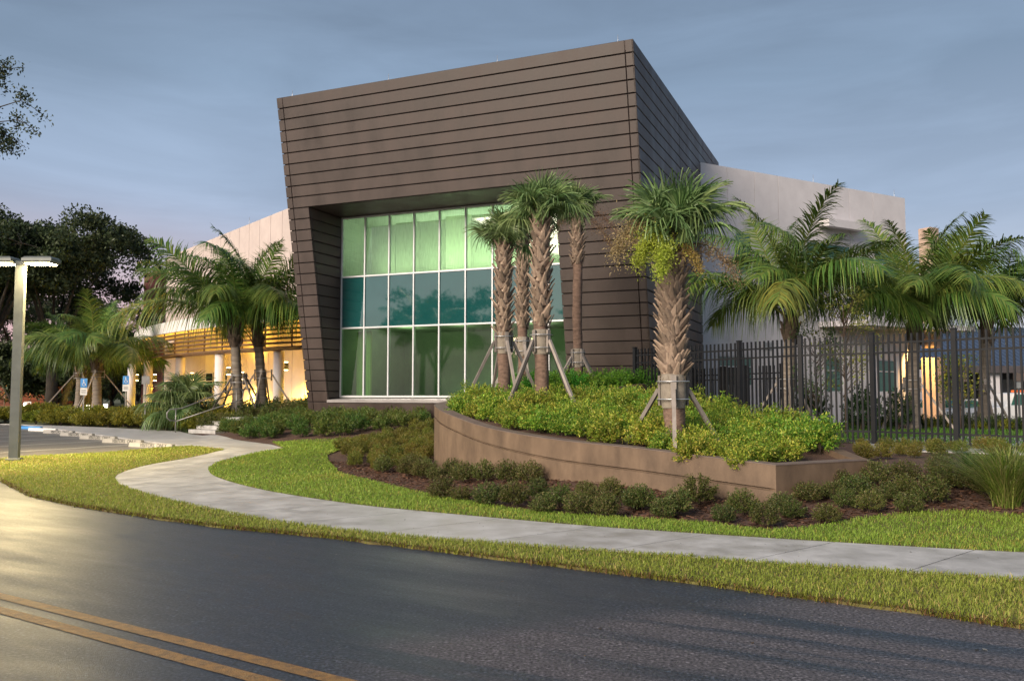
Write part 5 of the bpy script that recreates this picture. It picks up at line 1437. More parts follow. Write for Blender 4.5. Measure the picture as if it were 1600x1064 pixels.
def infl(root, top, az, el, length, cols, seed, name='flower_stalk', dens=1.0):
    """branched flower / seed spray on an arching stalk"""
    r = np.random.default_rng(seed); d = np.array([math.cos(R(az)), math.sin(R(az)), 0])
    S = 9; pts = []
    for i in range(S):
        t = i / (S - 1); pts.append(np.array(top) + d * length * math.cos(R(el)) * t**.9 + np.array([0, 0, 1]) * length * (math.sin(R(el)) * t - 1.1 * t**2.2 * .8))
    b = MB(); b.tube(pts, [.012 * (1 - .75 * i / (S - 1)) for i in range(S)], 5)
    o = b.build(name, M_twig, root)
    n = int(800 * dens)
    t = r.uniform(.35, 1, n); P = np.stack([np.interp(t, np.linspace(0, 1, S), np.array(pts)[:, k]) for k in range(3)], 1)
    off = r.normal(0, 1, (n, 3)) * np.array([.17, .17, .20]) * length * .75 * (1.15 - t * .6)[:, None] + np.array([0, 0, -.08 * length])
    q = P + off * r.uniform(.2, 1, (n, 1))
    dd = unit(off + r.normal(0, .3, (n, 3))) * r.uniform(.025, .06, (n, 1)); s = unit(np.cross(dd, r.normal(0, 1, (n, 3)))) * .008
    c_ = np.array(cols); V, F_, C_ = cards(q, dd, s, c_[r.integers(0, len(c_), n)] * r.uniform(.7, 1.3, (n, 1)))
    # branchlets
    m = 60; k = r.integers(0, n, m); a0 = P[k]; a1 = q[k]; s2 = unit(np.cross(a1 - a0, r.normal(0, 1, (m, 3)))) * .003
    V2, F2, C2 = cards(a0, a1 - a0, s2, np.tile(c_[0] * .7, (m, 1)))
    sp_ = np_obj('spray', np.concatenate([V, V2]), np.concatenate([F_, F2 + len(V)]), M_leaf, np.concatenate([C_, C2]), o)
    sp_['kind'] = 'stuff'
def sabal(px, d, zsoil, z_crown, r_tr, label, leaves, boots_from, seed, wrap_h=1.25, nprop=4, rz0=.3, boot_scale=1.0, spread=1.0, leaf_s=1.0, name='fan_palm'):
    b0 = at_y(px, 600, d); root = thing(name, (b0[0], b0[1], zsoil), label, 'palm tree', 'fan palms in the planters')
    H_ = z_crown - zsoil; random.seed(seed)
    n = 22
    MB().tube([(math.sin(i * .5) * .012, 0, -.1 + (H_ + .1) * i / (n - 1)) for i in range(n)], [r_tr * (1.06 if i < 3 else 1.0) * (1 + .03 * math.sin(i * 2.1)) for i in range(n)], 14, jit=.05).build('trunk', M_bark, root)
    # persistent leaf bases in a criss-cross spiral
    z = boots_from; k = 0
    while z < H_ + .05:
        a = k * 2.39996; s_ = boot_scale * random.uniform(.85, 1.2)
        o = bpy.data.objects.new('boot', BOOTS[k % 4]); COL.objects.link(o); o.parent = root
        o.location = (math.cos(a) * r_tr * .92, math.sin(a) * r_tr * .92, z); o.rotation_euler = (random.uniform(-.25, .25), random.uniform(-.05, .35), a); o.scale = (s_, s_ * random.uniform(.9, 1.2), s_)
        z += (.018 if r_tr < .16 else .0085) * boot_scale; k += 1
    rf = np.random.default_rng(seed); nf_ = 420; a_ = rf.uniform(0, 6.28, nf_); zf_ = rf.uniform(boots_from, H_ + .1, nf_)
    pf = np.stack([np.cos(a_) * r_tr * 1.08, np.sin(a_) * r_tr * 1.08, zf_], 1); df_ = np.stack([np.cos(a_) * .5, np.sin(a_) * .5, rf.normal(-.4, .9, nf_)], 1) * rf.uniform(.04, .13, (nf_, 1)) + rf.normal(0, .02, (nf_, 3))
    Vf, Ff, Cf = cards(pf, df_, unit(np.cross(df_, rf.normal(0, 1, (nf_, 3)))) * .004, np.array([.16, .11, .075]) * rf.uniform(.4, 1.8, (nf_, 1)))
    np_obj('fibre', Vf, Ff, M_leaf, Cf, root)['kind'] = 'stuff'
    for (az, el, sc_) in leaves:
        o = bpy.data.objects.new('fan_leaf', FAN[(el, random.randint(0, 1))]); COL.objects.link(o); o.parent = root
        o.location = (math.cos(R(az)) * r_tr * .5, math.sin(R(az)) * r_tr * .5, H_ - .12 + random.uniform(-.12, .12)); s_ = leaf_s * sc_
        o.scale = (s_, s_, s_); o.rotation_euler = (R(random.uniform(-22, 22)), 0, R(az))
    props(root, rz0, nprop, .2, wrap_h, spread, r_tr * 1.02)
    return root, H_
def fan_crown(seed, n, els):
    random.seed(seed); return [(i * 137.5 + random.uniform(-15, 15), els[int(i * len(els) / n)], random.uniform(.85, 1.12)) for i in range(n)]
tight = [88, 88, 88, 70, 70, 70, 70, 50, 50, 50]
wide_ = [88, 70, 70, 50, 50, 50, 30, 30, 30, 5, 5, -25]
sabal(846, 18.6, soilz(0, 18.6), 5.45, .155, 'thick booted fan palm standing foremost of the planter cluster', fan_crown(1, 20, [88, 88, 70, 70, 70, 70, 50, 50, 50, 30, 30]), 1.75, 1, 1.45, 4, .75, 1.15, 1.1, .86)
sabal(787, 21.0, 1.33, 5.35, .15, 'slim fan palm at the window side of the planter cluster', fan_crown(2, 17, tight + [5]), 1.65, 2, 1.55, 4, .35, 1.1, 1.1, .80)
sabal(817, 23.6, 1.33, 5.95, .135, 'fan palm half hidden in the middle of the planter cluster', fan_crown(3, 15, tight), 2.1, 3, 1.6, 4, .2, 1.1, 1.1, .78)
r4, h4 = sabal(903, 24.4, 1.6, 6.75, .135, 'tall bare-trunked fan palm in the rear planter before brown panels', fan_crown(4, 16, tight + [30]), 3.7, 4, 1.05, 4, .6, 1.05, 1.05, .86)
infl(r4, (0, 0, h4), -15, 25, 1.3, [(0.20, 0.13, 0.07), (0.28, 0.19, 0.10)], 3); infl(r4, (0, 0, h4 - .1), -40, 5, 1.2, [(0.16, 0.09, 0.05), (0.2, 0.12, 0.06)], 4); infl(r4, (0, 0, h4 - .1), 200, 10, 1.0, [(0.16, 0.09, 0.05), (0.2, 0.12, 0.06)], 5)
big = [(200, 70, 1.15), (170, 70, 1.05), (150, 50, 1.0), (230, 50, 1.0), (262, 70, 1.0), (295, 70, 1.1), (215, 88, 1.2), (120, 70, 1.0), (60, 70, 1.05), (12, 50, 1.35), (335, 70, 1.25), (0, 70, 1.25), (350, 50, 1.2), (30, 50, 1.15), (310, 50, .95), (185, 50, 1.05), (100, 50, .95), (320, 88, 1.1), (90, 88, 1.1), (345, 30, 1.05), (270, 50, .9)]
rb, hb = sabal(1052, 13.7, soilz(0, 13.7), 4.1, .168, 'stout fan palm with bold boots and flower sprays nearest the fence', big, 1.12, 9, .92, 3, .35, 1.05, .98, .84)
infl(rb, (0, 0, hb - .2), 225, 42, 1.25, [(0.30, 0.36, 0.04), (0.38, 0.42, 0.06), (0.24, 0.30, 0.04)], 11, dens=4)
infl(rb, (0, 0, hb - .25), 248, 30, 1.1, [(0.30, 0.36, 0.04), (0.36, 0.40, 0.06)], 12, dens=3.5)
infl(rb, (0, 0, hb - .1), 192, 52, 1.6, [(0.30, 0.24, 0.11), (0.38, 0.31, 0.15)], 13, dens=3.2)
infl(rb, (0, 0, hb - .2), -20, 30, 1.2, [(0.28, 0.20, 0.11), (0.34, 0.26, 0.14)], 14, dens=1.5)
infl(rb, (0, 0, hb - .1), -60, 10, .7, [(0.34, 0.26, 0.07), (0.28, 0.2, 0.08)], 15, dens=1.2)
# multi-stemmed low fan palm beside the steps
q = at_y(285, 650, 34.8); t = thing('bushy_fan_palm', (q[0], q[1], Hz(q[0], q[1])), 'low bushy fan palm beside the entrance steps', 'palm tree')
random.seed(5)
for k in range(5):
    a = k * 1.3; hh = random.uniform(.7, 1.5); e_ = (math.cos(a) * .35, math.sin(a) * .35, hh)
    MB().tube([(math.cos(a) * .1, math.sin(a) * .1, -.05), e_], [.09, .08], 8).build('trunk', M_oakb, t)
    for j in range(9):
        o = bpy.data.objects.new('fan_leaf', FAN[(random.choice([70, 50, 50, 30, 30, 5, -25]), j % 2)]); COL.objects.link(o); o.parent = t
        o.location = e_; s_ = random.uniform(.95, 1.25); o.scale = (s_,) * 3; o.rotation_euler = (0, 0, j * 2.4 + k)

# ================================================================== broadleaf trees
OAKC = [(0.032, 0.05, 0.02), (0.045, 0.065, 0.024), (0.06, 0.08, 0.03)]
def branch_pts(a, c, sag, n=6):
    a, c = np.array(a, float), np.array(c, float); return [a + (c - a) * t + np.array([0, 0, sag * math.sin(math.pi * t)]) for t in np.linspace(0, 1, n)]
def oak(loc, height, rad, seed, label, nclump=110, leaf=.34, per=260, cols=OAKC, group=None, low=.28, trunk_r=.4, name='oak_tree', flat=1.0):
    r = np.random.default_rng(seed); root = thing(name, loc, label, 'tree', group)
    random.seed(seed)
    cen = np.array([0, 0, height * .62])
    b = MB(); fork = np.array([0, 0, height * low])
    b.tube([(0, 0, -.2), (0.05, 0, height * .12), tuple(fork)], [trunk_r * 1.25, trunk_r, trunk_r * .85], 10)
    # crown of lobes
    nl = 9; lobes = []
    for i in range(nl):
        a = i * 2.4; rr = rad * (.62 if i else 0) * r.uniform(.75, 1.1); lobes.append((np.array([math.cos(a) * rr, math.sin(a) * rr, height * (.52 + .30 * r.uniform(0, 1)) if i else height * .76]), rad * r.uniform(.34, .5)))
    V, F_, C_ = [], [], []; nb = 0; c_ = np.array(cols)
    for lc, lr in lobes:
        b.tube(branch_pts(fork, lc, lr * .1), [trunk_r * .5, trunk_r * .4, trunk_r * .3, trunk_r * .2, trunk_r * .12, trunk_r * .06], 7)
        for k in range(nclump // nl):
            u = unit(r.normal(0, 1, (1, 3)))[0]; cc = lc + u * lr * r.uniform(.55, 1.12) * np.array([1, 1, .72 * flat])
            if k % 2 == 0: b.tube(branch_pts(lc, cc, .1, 4), [trunk_r * .1, trunk_r * .07, trunk_r * .05, trunk_r * .02], 4, cap=False)
            cr_ = lr * r.uniform(.26, .48)
            p = cc + unit(r.normal(0, 1, (per, 3))) * (r.uniform(0, 1, (per, 1))**.5) * cr_ * np.array([1.25, 1.25, .75])
            dd = unit(r.normal(0, 1, (per, 3)) + u * .6) * leaf * r.uniform(.6, 1.2, (per, 1)); s = unit(np.cross(dd, r.normal(0, 1, (per, 3)))) * leaf * .24
            v, f, cl = cards(p, dd, s, c_[r.integers(0, len(c_), per)] * r.uniform(.7, 1.3, (per, 1))); V.append(v); F_.append(f + nb); C_.append(cl); nb += len(v)
    b.build('trunk', M_oak, root)
    np_obj('crown', np.concatenate(V), np.concatenate(F_), M_far, np.concatenate(C_), root)
    return root
def gz(px, Y): p = at_y(px, 600, Y); return (p[0], p[1], Hz(p[0], p[1]) if Y < 60 else -.05)
# trees across the road, left of the picture: what the big glass wall mirrors
oak((-47, -4, 0), 12.5, 6.0, 41, 'oak beyond the left picture edge, mirrored in the glass wall', 80, .42, 170)
oak((-41, -19, 0), 10.5, 5.0, 42, 'smaller oak beyond the left picture edge, mirrored in the glass wall', 70, .42, 150)
oak((-58, 10, 0), 13.5, 6.0, 43, 'far oak beyond the left picture edge, mirrored in the glass wall', 70, .46, 150)
oak(gz(80, 64), 15.6, 7.0, 3, 'broad dark oak rising behind the lamp post', 170, .30, 300)
oak(gz(-25, 60), 15.4, 6.5, 5, 'dark oak at the picture edge behind the lamp post', 110, .30, 280)
oak(gz(25, 84), 14, 7.5, 6, 'dark oak further back between the two nearer oaks', 90, .36, 240)
for i, (px, Y, h) in enumerate(((175, 74, 7.5), (120, 82, 8.0), (60, 88, 7.0), (215, 84, 6.5), (0, 92, 7), (95, 71, 6.0), (22, 70, 5.5), (150, 69, 5.5))):
    oak(gz(px, Y), h, 4.2, 20 + i, ('dense low evergreen tree behind the parking signs', 'low evergreen tree beneath the broad dark oak', 'low evergreen tree beside the brick wall', 'low evergreen tree next to the lit columns', 'low evergreen tree at the picture edge', 'rounded evergreen between brick wall and parking sign', 'rounded evergreen just right of the lamp post', 'rounded evergreen behind the feather palm by the signs')[i], 60, .34, 200, low=.15, trunk_r=.18, name='evergreen_tree', flat=1.25)
# branch of a near tree reaching in at the upper edge
nt_ = thing('overhanging_tree', (-11.6, 12.6, 0.0), 'near tree whose leafy branch tips reach in at the upper edge', 'tree')
r = np.random.default_rng(77); random.seed(77)
b = MB(); b.tube([(0, 0, -.2), (.05, 0, 2.5), (.1, .1, 4.4)], [.24, .18, .14], 10); V, F_, C_ = [], [], []; nb = 0
ends = []
for k in range(26):
    if k < 15:   # limbs toward the view
        tgt = at_y(random.uniform(-45, 40), random.uniform(80, 235), random.uniform(12.2, 14.0)) - np.array([-11.6, 12.6, 0])
    else: tgt = np.array([random.uniform(-3, 1.5), random.uniform(-2.5, 2.5), random.uniform(4.6, 7.8)])
    br = branch_pts((.1, .1, random.uniform(3.2, 4.4)), tgt, .35, 8); b.tube(br, [.06, .05, .04, .032, .024, .018, .012, .006], 5, cap=False)
    for j in range(12):
        t0 = br[random.randint(4, 7)]; tw = t0 + np.array([random.uniform(-.25, .40), random.uniform(-.3, .3), random.uniform(-.3, .25)]); b.tube(branch_pts(t0, tw, .03, 4), [.008, .006, .005, .003], 4, cap=False)
        m = 60; tt = r.uniform(.1, 1, (m, 1)); p = t0 + (tw - t0) * tt + r.normal(0, .05, (m, 3)); dd = unit(r.normal(0, 1, (m, 3)) + (tw - t0)) * r.uniform(.04, .07, (m, 1)); s = unit(np.cross(dd, r.normal(0, 1, (m, 3)))) * .013
        v, f, cl = cards(p, dd, s, np.array(OAKC)[r.integers(0, 3, m)] * .9); V.append(v); F_.append(f + nb); C_.append(cl); nb += len(v)
b.build('trunk', M_oak, nt_); np_obj('crown', np.concatenate(V), np.concatenate(F_), M_far, np.concatenate(C_), nt_)
# slender young tree and rounded bushes behind the fence
def young_tree(px, d, base_py, top_py, label, seed, rad, n, cols, leaf=.09):
    q = at_y(px, base_py, d); z0 = Hz(q[0], q[1]); top = at_y(px, top_py, d)[2] - z0
    root = thing('young_tree', (q[0], q[1], z0), label, 'tree'); random.seed(seed); r = np.random.default_rng(seed)
    b = MB(); b.tube([(0, 0, -.1), (.02, 0, top * .5), (.0, .03, top * .9)], [.04, .03, .012], 7)
    V, F_, C_ = [], [], []; nb = 0
    for k in range(n):
        z = top * random.uniform(.28, .95); a = random.uniform(0, 6.28); rr = rad * (1 - .55 * abs(z / top - .55)) * random.uniform(.4, 1.1)
        e_ = np.array([math.cos(a) * rr, math.sin(a) * rr, min(top, z + rr * .7)]); b.tube(branch_pts((0, 0, z * .85), e_, -.05, 4), [.012, .009, .007, .004], 4, cap=False)
        m = 30; p = e_ + r.normal(0, .11, (m, 3)); dd = unit(r.normal(0, 1, (m, 3)) + [0, 0, .3]) * leaf * r.uniform(.6, 1.2, (m, 1)); s = unit(np.cross(dd, r.normal(0, 1, (m, 3)))) * leaf * .25
        v, f, cl = cards(p, dd, s, np.array(cols)[r.integers(0, len(cols), m)] * r.uniform(.7, 1.3, (m, 1))); V.append(v); F_.append(f + nb); C_.append(cl); nb += len(v)
    b.build('trunk', M_twig, root); np_obj('crown', np.concatenate(V), np.concatenate(F_), M_leaf, np.concatenate(C_), root)
young_tree(1322, 24.5, 660, 452, 'thin young tree with pale yellow-green leaves behind the fence', 7, .85, 46, [(0.14, 0.19, 0.04), (0.20, 0.24, 0.05), (0.26, 0.27, 0.06)])
young_tree(1276, 25.2, 660, 520, 'airy grey-green sapling beside the fence palm', 8, .75, 40, [(0.08, 0.13, 0.05), (0.12, 0.17, 0.07)])
young_tree(1500, 27.0, 655, 560, 'yellowing shrub-like sapling by the lit tan pier', 9, .6, 46, [(0.2, 0.2, 0.03), (0.3, 0.24, 0.03), (0.12, 0.17, 0.03)])
for i, (px, d, rad) in enumerate(((1345, 26.5, .9), (1402, 27.2, .8), (1270, 27.5, .9))):
    q = at_y(px, 640, d); plant('clipped_bush', BIGD[i % 2], STEM3, (q[0], q[1], Hz(q[0], q[1])), rad * 1.25, ('upright dark bush before the ground floor wall', 'upright dark bush under the green window', 'upright dark bush behind the grey-green sapling')[i], 'upright bushes behind the fence', zs=1.35)
# distant wood closing the horizon
V, F_, C_ = [], [], []; nb = 0; r = np.random.default_rng(9)
for k in range(420):
    a = r.uniform(-1.25, 1.25); dist = r.uniform(125, 190); cx, cy = math.sin(a) * dist, math.cos(a) * dist; hh = r.uniform(4, 9); m = 70
    p = np.array([cx, cy, hh * .5]) + unit(r.normal(0, 1, (m, 3))) * r.uniform(.4, 1, (m, 1)) * np.array([5, 5, hh * .5]); dd = unit(r.normal(0, 1, (m, 3))) * 1.3; s = unit(np.cross(dd, r.normal(0, 1, (m, 3)))) * .5
    v, f, cl = cards(p, dd, s, np.array(OAKC)[r.integers(0, 3, m)]); V.append(v); F_.append(f + nb); C_.append(cl); nb += len(v)
tag(np_obj('distant_wood', np.concatenate(V), np.concatenate(F_), M_far, np.concatenate(C_)), 'dark distant trees along the horizon', 'trees', kind='stuff')
pr_ = thing('feather_palm', (-27, 13.5, 0.1), 'feather palm beyond the left picture edge, mirrored in the glass wall', 'palm tree')
MB().tube([(0, 0, -.1), (.1, 0, 2.5), (.2, 0, 5.2)], [.26, .2, .17], 10).build('trunk', M_gbark, pr_)
for (az, el, sc_, kind) in ring_fronds(71, 18, 0, 15):
    o = bpy.data.objects.new('frond', get_frond(el, kind)); COL.objects.link(o); o.parent = pr_; o.location = (.2, 0, 5.2); o.scale = (1.3 * sc_,) * 3; o.rotation_euler = (0, 0, R(az))

# ================================================================== metal fence
ZT = 2.95
fpx = [(992, 545), (1155, 535), (1250, 528), (1362, 523), (1490, 516)]
FPn = []
for x, y in fpx:
    d = (ZT - 1.6) * FPX / (HOR - y); FPn.append(at_y(x, y, d)[:2])
FPn = [FPn[0], (FPn[0] + FPn[1]) / 2] + FPn[1:]
dlast = FPn[-1] - FPn[-2]; FPn += [FPn[-1] + dlast * 1.0, FPn[-1] + dlast * 2.0]
fence = thing('metal_fence', (FPn[2][0], FPn[2][1], .47), 'long dark metal picket fence running from the hall to the bed corner', 'fence')
pk = MB().box((0, 0, 1.22), (.036, .036, 2.44)).mesh('picket', M_steel)
po = MB().box((0, 0, 1.25), (.10, .10, 2.5), ch=.006).box((0, 0, 2.515), (.115, .115, .03), ch=.006).mesh('post', M_steel)
def fence_run(root, P, zb, H_, npk, pkm, pom, rails, scale_z=1.0):
    L0 = root.location
    for i, p in enumerate(P):
        o = bpy.data.objects.new('post', pom); COL.objects.link(o); o.parent = root; z = zb(p)
        o.location = Vector((p[0], p[1], z)) - L0; o.scale = (1, 1, scale_z)
        if i + 1 < len(P):
            q = P[i + 1]; ang = math.atan2(q[1] - p[1], q[0] - p[0]); o.rotation_euler = (0, 0, ang)
            z2 = zb(q)
            for zr in rails:
                MB().beam((p[0], p[1], z + zr), (q[0], q[1], z2 + zr), .03, .042).build('rail', M_steel, root, world=True)
            for k in range(1, npk + 1):
                t = k / (npk + 1); o = bpy.data.objects.new('picket', pkm); COL.objects.link(o); o.parent = root
                o.location = Vector((p[0] + (q[0] - p[0]) * t, p[1] + (q[1] - p[1]) * t, z + (z2 - z) * t + .03)) - L0; o.rotation_euler = (0, 0, ang); o.scale = (1, 1, scale_z)
fence_run(fence, FPn, lambda p: .47, 2.48, 13, pk, po, (2.28, 2.06, .30, .08))
gate = thing('metal_gate', tuple(at_y(1160, 640, 28) * [1, 1, 0] + [0, 0, .5]), 'lower dark metal picket gate between fence and white block', 'gate')
g0, g1 = at_y(1222, 600, 26.2)[:2], at_y(1085, 600, 30.5)[:2]
gs = [g0 + (g1 - g0) * t for t in (0, .38, .42, .62, .66, 1.0)]
fence_run(gate, gs, lambda p: .55, 1.9, 9, pk, po, (1.72, 1.55, .25), .79)

# ================================================================== lamp post
lq = gpt(22, 721); lt = thing('lamp_post', tuple(lq), 'square grey lamp post with two bright flat lamp heads', 'street lamp')
lh = 4.56 - lq[2]
MB().box((0, 0, lh / 2), (.19, .19, lh), .25, ch=.012).build('pole', M_pole, lt)
MB().box((0, 0, lh + .03), (.22, .22, .10), .25, ch=.02).build('cap', M_pole, lt)
for sgn in (-1, 1):
    cx = sgn * .46
    hd = MB().box((cx, 0, lh + .10), (.68, .44, .15), 0, ch=.045).build('lamp_head', M_pole, lt)
    MB().box((sgn * .12, 0, lh + .06), (.1, .08, .07), 0).build('arm', M_pole, lt)
    MB().box((cx, 0, lh + .018), (.56, .34, .022), 0, ch=.004).build('lens', E_lot, hd)
    l_ = bpy.data.lights.new('lamp', 'AREA'); l_.shape = 'RECTANGLE'; l_.size = .5; l_.size_y = .3; l_.energy = 210; l_.color = (1, .78, .38)
    o = bpy.data.objects.new('lamp', l_); o.location = (lq[0] + cx, lq[1], lq[2] + lh - .005); COL.objects.link(o)
MB().box((0, 0, .04), (.30, .30, .08), .25, ch=.01).build('base_plate', M_pole, lt)

# ================================================================== parking: wheel stops, lines, signs
ang = math.atan2(stop_dir[1], stop_dir[0])
stopm = {}
def stop_mesh(mat):
    if mat.name not in stopm:
        rings = [[(x, -.085 + i_, 0), (x, .085 - i_, 0), (x, .06 - i_ * .5, .12 - i_), (x, -.06 + i_ * .5, .12 - i_)] for x, i_ in ((-.9, .02), (-.87, 0), (.87, 0), (.9, .02))]
        stopm[mat.name] = MB().loft(rings).mesh('stop_body', mat)
    return stopm[mat.name]
for k in range(7):
    c = S0 + row_dir * 2.75 * k; z = Hz(*c)
    mat = M_stop if k < 5 else (M_wpaint if k == 5 else M_bluep)
    lab = ('concrete wheel stop reading visitors only nearest the lawn', 'second lettered wheel stop from the lawn', 'third lettered wheel stop from the lawn', 'fourth lettered wheel stop from the lawn', 'fifth wheel stop from the lawn, faintly lettered', 'white painted wheel stop next to the blue one', 'blue painted wheel stop at the accessible bay')[k]
    t = thing('wheel_stop', (c[0], c[1], z), lab, 'wheel stop', 'wheel stops of the parking row', rz=ang + math.pi)
    o = bpy.data.objects.new('stop_body', stop_mesh(mat)); COL.objects.link(o); o.parent = t
    if k < 5:
        cu = bpy.data.curves.new('lettering', 'FONT'); cu.body = 'VISITORS  ONLY'; cu.size = .15; cu.extrude = .001; cu.align_x = 'CENTER'; cu.align_y = 'CENTER'; cu.materials.append(M_black)
        tmp = bpy.data.objects.new('tmp', cu); me = bpy.data.meshes.new_from_object(tmp); bpy.data.objects.remove(tmp)
        o = bpy.data.objects.new('lettering', me); COL.objects.link(o); o.parent = t; o.location = (.15, -.078, .060); o.rotation_euler = (R(78), 0, 0); 
# bay lines
for k in range(-1, 8):
    c = S0 + row_dir * 2.75 * (k + .5) ; sd = np.array([-stop_dir[1], stop_dir[0]]); sd = sd if sd[1] < 0 else -sd
    b = MB(); a0 = c + sd * .15 + stop_dir * .2; 
    for s0 in np.arange(0, 5.0, .5):
        q = [a0 + sd * (s0 + ds) + stop_dir * w_ for ds, w_ in ((0, -.05), (.5, -.05), (.5, .05), (0, .05))]
        b.add([(p[0], p[1], Hz(*p) + .006) for p in q], [(0, 1, 2, 3)])
    b.build('bay_line', M_wpaint, None, kind='structure')
def park_sign(px, py_base, py_top, label, blue=True, d=None):
    g0 = gpt(px, py_base) if d is None else np.array([*at_y(px, py_base, d)[:2], 0])
    if d is not None: g0[2] = Hz(g0[0], g0[1])
    top = at_y(px, py_top, g0[1])[2] - g0[2]
    t = thing('parking_sign', tuple(g0), label, 'sign', 'accessible parking signs', rz=.15)
    MB().box((0, .03, top / 2 - .03), (.05, .05, top - .06)).build('post', M_galv, t)
    if blue:
        bl = MB().box((0, 0, top - .22), (.30, .012, .42), ch=.003).build('blue_plate', M_bluep, t)
        MB().box((0, 0, top - .62), (.30, .012, .34), ch=.003).build('white_plate', M_wpaint, t)
        b = MB(); z = top - .22      # wheelchair symbol
        b.tube([(-.01, -.008, z + .12), (-.01, -.012, z + .12)], .028, 10)
        b.tube([(.01 + .075 * math.cos(a), -.010, z - .06 + .075 * math.sin(a)) for a in np.linspace(2.4, 6.6, 12)], .012, 5)
        b.beam((-.01, -.010, z + .09), (0, -.010, z - .03), .006, .03, up=(1, 0, 0)); b.beam((0, -.010, z - .03), (.06, -.010, z - .03), .006, .022); b.beam((.06, -.010, z - .03), (.09, -.010, z - .12), .006, .022, up=(1, 0, 0)); b.beam((-.005, -.010, z + .03), (.06, -.010, z + .03), .006, .016)
        b.build('symbol', M_wpaint, bl)
        for dz in (.68, .62, .56): MB().box((0, -.008, top - dz), (.2, .004, .02)).build('print_line', M_black, t)
    else:
        MB().box((0, 0, top - .16), (.32, .012, .34), ch=.003).build('plate', M_galv, t)
    return t
park_sign(129, 664, 591, 'blue and white parking sign in front of the feather palms')
park_sign(195, 656, 587, 'blue and white parking sign beside the first lit column')
park_sign(226, 658, 588, 'plain grey sign on a post before the second lit column', False)
# path lights
for px, py, d, lab in ((138, 637, 44, 'small glowing path light between palm and parking sign'), (165, 641, 45, 'small glowing path light right of the feather palm'), (39, 643, 50, 'small glowing path light beside the lamp post')):
    q = at_y(px, py, d); z0 = Hz(q[0], q[1]); t = thing('path_light', (q[0], q[1], z0), lab, 'path light', 'path lights by the hedge'); h = max(.3, q[2] - z0)
    MB().tube([(0, 0, -.05), (0, 0, h - .06)], .06, 10).build('stem', M_pole, t); MB().tube([(0, 0, h - .06), (0, 0, h + .12)], .09, 12).build('lens', E_path, t); MB().tube([(0, 0, h + .12), (0, 0, h + .16)], .12, 12).build('cap', M_pole, t)
# brick wall lit orange in the far background
bwl = thing('brick_wall', tuple(at_y(60, 640, 76) * [1, 1, 0]), 'low red brick garden wall lit orange beneath the oaks', 'wall')
x0, x1 = at_y(-60, 600, 76)[0], at_y(128, 600, 76)[0]
for rw in range(8):
    for k in range(int((x1 - x0) / 1.25)):
        xx = x0 + 1.25 * (k + (.5 if rw % 2 else 0)); MB().box((xx, 76, .14 + .28 * rw), (1.22, .3, .255), ch=.012).build('brick', M_brickw, bwl, world=True) if False else None
wallm = MB().box((0, 0, 0), (1.22, .3, .255), ch=.012).mesh('brick', M_brickw)
for rw in range(9):
    for k in range(int((x1 - x0) / 1.25)):
        o = bpy.data.objects.new('brick', wallm); COL.objects.link(o); o.parent = bwl; o.location = Vector((x0 + 1.25 * (k + (.5 if rw % 2 else 0)), 76, .1 + .28 * rw)) - bwl.location
MB().box(((x0 + x1) / 2, 76.05, 1.2), (x1 - x0, .2, 2.5)).build('mortar', M_dkwall, bwl, world=True)
for px, e_ in ((8, 160), (48, 220)):
    q = at_y(px, 600, 74.2); t = thing('wall_lantern', tuple(q), 'orange lantern glowing under the oaks at the picture edge' if px < 20 else 'orange lantern glowing behind the lamp post', 'lantern'); MB().box((0, 0, 0), (.3, .3, .45), ch=.03).build('glass', E_amber, t); MB().box((0, .0, .27), (.4, .4, .08), ch=.02).build('hood', M_pole, t); MB().tube([(0, 0, -.2), (0, 0, -q[2])], .05, 8).build('post', M_pole, t)
    l_ = bpy.data.lights.new('lantern_light', 'POINT'); l_.energy = e_; l_.color = (1, .33, .05); l_.shadow_soft_size = .25; o = bpy.data.objects.new('lantern_light', l_); o.location = Vector(q) + Vector((0, -.35, 0)); COL.objects.link(o)
q = at_y(43, 633, 60); t = thing('red_sign', (q[0], q[1], 0), 'small white board with red bars under the oak', 'sign'); h = q[2]
MB().box((0, 0, h), (.5, .03, .5), ch=.005).build('board', M_wpaint, t); MB().box((0, -.02, h + .1), (.36, .02, .1)).build('red_bar', M_pink, t); MB().box((0, -.02, h - .1), (.36, .02, .1)).build('red_bar', M_pink, t)
for dx in (-.2, .2): MB().box((dx, .03, (h - .2) / 2), (.05, .05, h - .2)).build('leg', M_galv, t)

